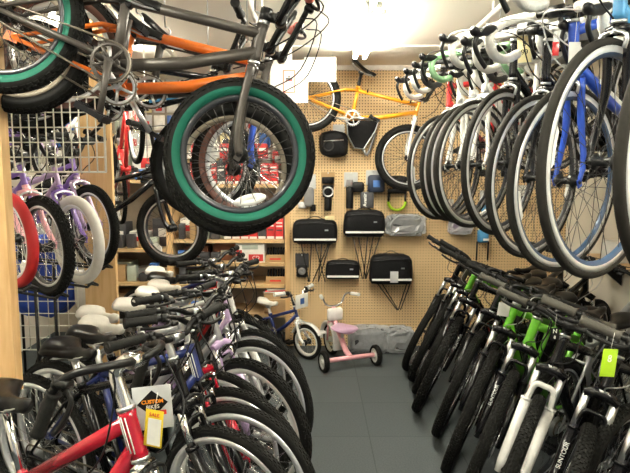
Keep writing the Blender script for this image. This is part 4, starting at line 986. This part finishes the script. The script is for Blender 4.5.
for i, (px, py, m_) in enumerate(((520, 200, boxw), (545, 205, boxk), (430, 165, boxr), (505, 170, boxk), (535, 150, boxw))):
    pack(px, py, ['white carded pack behind the silver rims, low on pegboard', 'dark carded pack near the right room corner', 'red carded pack seen inside the farthest road wheel', 'dark carded pack behind the middle road wheels', 'white carded pack high near the right room corner'][i], m_, lambda o: MB().rbox((0, -.02, -.01), (.06, .03, .08), .01).build('packed_part', plastic, o))
# ================================================================= right wall
o = MB().box((0, 0, 0), (.26, 2.9, .03)).build('wall_shelf', pine_x, None, T3(XR - .13, 2.75, .95)); tag(o, 'long pine shelf on the right wall under the road wheels', 'shelf')
for k in range(4): MB().prism([(.12, -1.3 + k * .86, -.015), (-.10, -1.3 + k * .86, -.015), (.12, -1.3 + k * .86, -.20)], (0, .02, 0)).build('bracket', satin, o)
carton(2.06, 2.55, .966, (.16, .16, .11), boxw, 'white carton on the right wall shelf below the hanging wheels', [(0, 0, .5, .4, inkred)], 20)
carton(2.10, 2.95, .966, (.18, .2, .16), card, 'brown carton on the right wall shelf', None, 10)
carton(2.10, 3.4, .966, (.16, .2, .2), boxk, 'dark carton on the right wall shelf', [(0, 0, .6, .4, boxw)])
carton(2.10, 3.8, .966, (.18, .2, .14), boxw, 'flat white carton on the right wall shelf far end', None)
carton(2.10, 2.1, .966, (.16, .2, .12), boxr, 'red carton on the right wall shelf near end', [(0, 0, .6, .4, boxw)])
o = MB().box((0, 0, 0), (.24, 2.4, .03)).build('wall_shelf', white_tr, None, T3(XR - .12, 3.0, 1.62)); tag(o, 'white shelf on the right wall behind the road wheels', 'shelf')
for k in range(3): MB().prism([(.12, -1.1 + k * 1.05, -.015), (-.10, -1.1 + k * 1.05, -.015), (.12, -1.1 + k * 1.05, -.20)], (0, .02, 0)).build('bracket', satin, o)
for i, (y, d, m_, l) in enumerate(((2.2, (.14, .2, .13), boxr, 'red boxed part'), (2.5, (.16, .2, .09), boxw, 'low white boxed part'), (2.8, (.14, .2, .17), boxb, 'blue boxed part'), (3.1, (.16, .22, .12), boxk, 'black boxed part'), (3.45, (.15, .2, .15), paper_y, 'cream boxed part'), (3.8, (.16, .2, .1), boxg, 'grey green boxed part'))):
    carton(XR - .13, y, 1.636, d, m_, l + ' on the white right wall shelf', [(0, 0, .5, .4, boxw if m_ is not boxw else boxr)])
c = Vector((XR - .06, 3.2, 1.28)); o = bag('leather_bag', 'rust brown bag hanging on the right wall', c, (.09, .2, .34), mat('rust_leather', (.35, .12, .06), .5), 'bag', 6); MB().tube([(0, 0, .17), (.04, 0, .26), (.06, 0, .26)], .006, 6).build('strap', plastic, o)
# grey speaker on the high right
c = P(573, 45, 3.1); t = thing('wall_speaker', 'grey box speaker mounted high behind the white drop bars', 'speaker', (c.x, c.y, c.z)); MB().rbox((0, 0, 0), (.24, .2, .17), .03).build('speaker_case', mat('grey_case', (.30, .31, .30), .5), t); MB().rbox((0, -.101, 0), (.20, .006, .13), .01).build('speaker_grille', mesh_g, t); MB().tube([(0, 0, .08), (0, 0, CEIL - c.z)], .012, 8).build('bracket', satin, t)

# ================================================================= pink tricycle and small white bicycle
def small_wheel(parent, c, R, tr, w_, rimm, yaw=0, pitch=0, tyre=rubber, spokes=0):
    M = T3(c) @ RZ(yaw); o = MB().lathe([(R - tr, -w_), (R - tr * .3, -w_), (R, -w_ * .5), (R, w_ * .5), (R - tr * .3, w_), (R - tr, w_)], 40).build('wheel', tyre, parent, M)
    b = MB(); b.lathe([(R - tr + .002, -w_ * .8), (R - tr + .002, w_ * .8), (R - tr - .012, w_ * .6), (R - tr - .012, -w_ * .6)], 36)
    b.lathe([(.0005, -w_), (.022, -w_), (.026, 0), (.022, w_), (.0005, w_)], 16)
    if spokes:
        for k in range(spokes): a = 2 * PI * k / spokes; b.tube([(.015 * math.cos(a), 0, .015 * math.sin(a)), ((R - tr - .006) * math.cos(a), 0, (R - tr - .006) * math.sin(a))], .007 if spokes < 12 else .0015, 6)
    else: b.lathe([(.0005, -w_ * .5), (R - tr, -w_ * .3), (R - tr, w_ * .3), (.0005, w_ * .5)], 36)
    b.build('wheel_rim', rimm, o); return o
c1, c2 = P(324, 362, 4.30), P(376, 354, 4.47); c1.z = c2.z = 0
fw_c = P(333, 345, 4.80); mid = (c1 + c2) / 2
d = Vector((fw_c.x - mid.x, fw_c.y - mid.y, 0)); yawt = math.degrees(math.atan2(d.y, d.x)); 
axd = (c2 - c1).normalized(); yawt = math.degrees(math.atan2(axd.x, -axd.y)) ; L = .40
t = thing('tricycle', 'pink and white childs tricycle standing on the floor before the pegboard', 'tricycle', M=T3(mid) @ RZ(math.degrees(math.atan2(axd.y, axd.x)) + 90))
# local: +x forward (away from the viewer), y across
hw = (c2 - c1).length / 2
MB().tube([(0, -hw + .02, .09), (0, hw - .02, .09)], .019, 12).build('rear_axle', pink, t)
MB().tube(smooth_path([(0, 0, .095), (.10, 0, .13), (.22, 0, .24), (.32, 0, .31)], 4), .024, 12).build('body_tube', pink, t)
for q in (-1, 1): small_wheel(t, (0, hw * q, .085), .085, .026, .020, rim_wht)
fx = .40; small_wheel(t, (fx, 0, .135), .135, .028, .020, rim_wht, spokes=12)
b = MB()
for q in (-1, 1): b.tube([(fx, q * .036, .13), (fx - .03, q * .036, .30)], .009, 8)
b.tube([(fx - .03, -.036, .30), (fx - .03, .036, .30)], .012, 8); b.build('fork', pink, t)
b = MB(); b.lathe([(.142, -.045), (.165, -.038), (.165, .038), (.142, .045)], 18, a0=rad(-10), a1=rad(200), c=(fx, 0, .135)); b.build('fender', white_p, t)
MB().tube([(fx - .03, 0, .30), (fx - .055, 0, .43)], .018, 12).build('steering_tube', pink, t)
MB().rbox((fx - .085, 0, .375), (.05, .14, .11), .02, n=3).build('front_plate', white_p, t)
MB().tube(smooth_path([(fx - .13, .15, .55), (fx - .06, .11, .54), (fx - .05, .07, .46), (fx - .05, 0, .44), (fx - .05, -.07, .46), (fx - .06, -.11, .54), (fx - .13, -.15, .55)], 4), .009, 10).build('handlebar', chrome, t)
for q in (-1, 1): MB().tube([(fx - .11, q * .14, .55), (fx - .20, q * .17, .555)], .015, 10).build('grip', rim_wht, t)
b = MB(); rings = []
for i, (x, wd, z) in enumerate(((.04, .05, .29), (.06, .10, .30), (.12, .115, .305), (.18, .10, .30), (.24, .05, .30), (.27, .02, .295))): rings.append([Vector((x, math.cos(a) * wd, z + math.sin(a) * .018)) for a in [2 * PI * k / 14 for k in range(14)]])
b.loft(rings); b.build('seat', mat('lilac_plastic', (.55, .35, .50), .35), t)
MB().tube([(.16, 0, .285), (.17, 0, .19)], .014, 8).build('seat_post', white_p, t)
for q in (-1, 1):
    b = MB(); b.tube([(fx, q * .03, .135), (fx, q * .05, .135 + q * .07)], .006, 6); b.rbox((fx, q * .09, .135 + q * .07), (.06, .075, .022), .008); b.build('pedal', white_p, t)
# small white and blue bicycle
ax_ = P(307, 346, 4.62); R0 = .15; ax_.z = R0
SB = bike('kids_bicycle', 'tiny white and blue bicycle with white saddle left of the tricycle', 'kid', ax_, -38, 0, 0, 0, None, col=navy, fork='rigid', forkcol=white_p, bars='kid', R=R0, tr=.018, wb=.60, bb=(-.36, .17), fl=.20, ht=.10, st=.17, sh=.42, rim=rim_wht, track=rim_wht, grips=rim_wht, barm=chrome, saddle='white', refl=0, cables=0, tread='slick', nsp=20)
u_ = SB['u']; 
b = MB(); b.lathe([(R0 + .012, -.026), (R0 + .018, -.018), (R0 + .018, .018), (R0 + .012, .026)], 16, a0=rad(30), a1=rad(160), c=(0, 0, R0)); b.build('fender', white_p, SB['root'])
M = T3(SB['SB'] + Vector((.05, 0, .02))) @ RZ(0); MB().rbox((0, 0, 0), (.012, .16, .12), .004).build('number_plate', paper, SB['root'], M)
MB().box((.007, 0, 0), (.002, .05, .05)).build('printed_mark', boxb, SB['root'], M)
for q in (-1, 1):
    wo = small_wheel(SB['root'], (-.60, q * .13, .055), .055, .016, .012, rim_wht); MB().tube([(-.60, q * .05, .15), (-.60, q * .115, .06)], .006, 6).build('stabiliser_arm', alu, SB['root'])
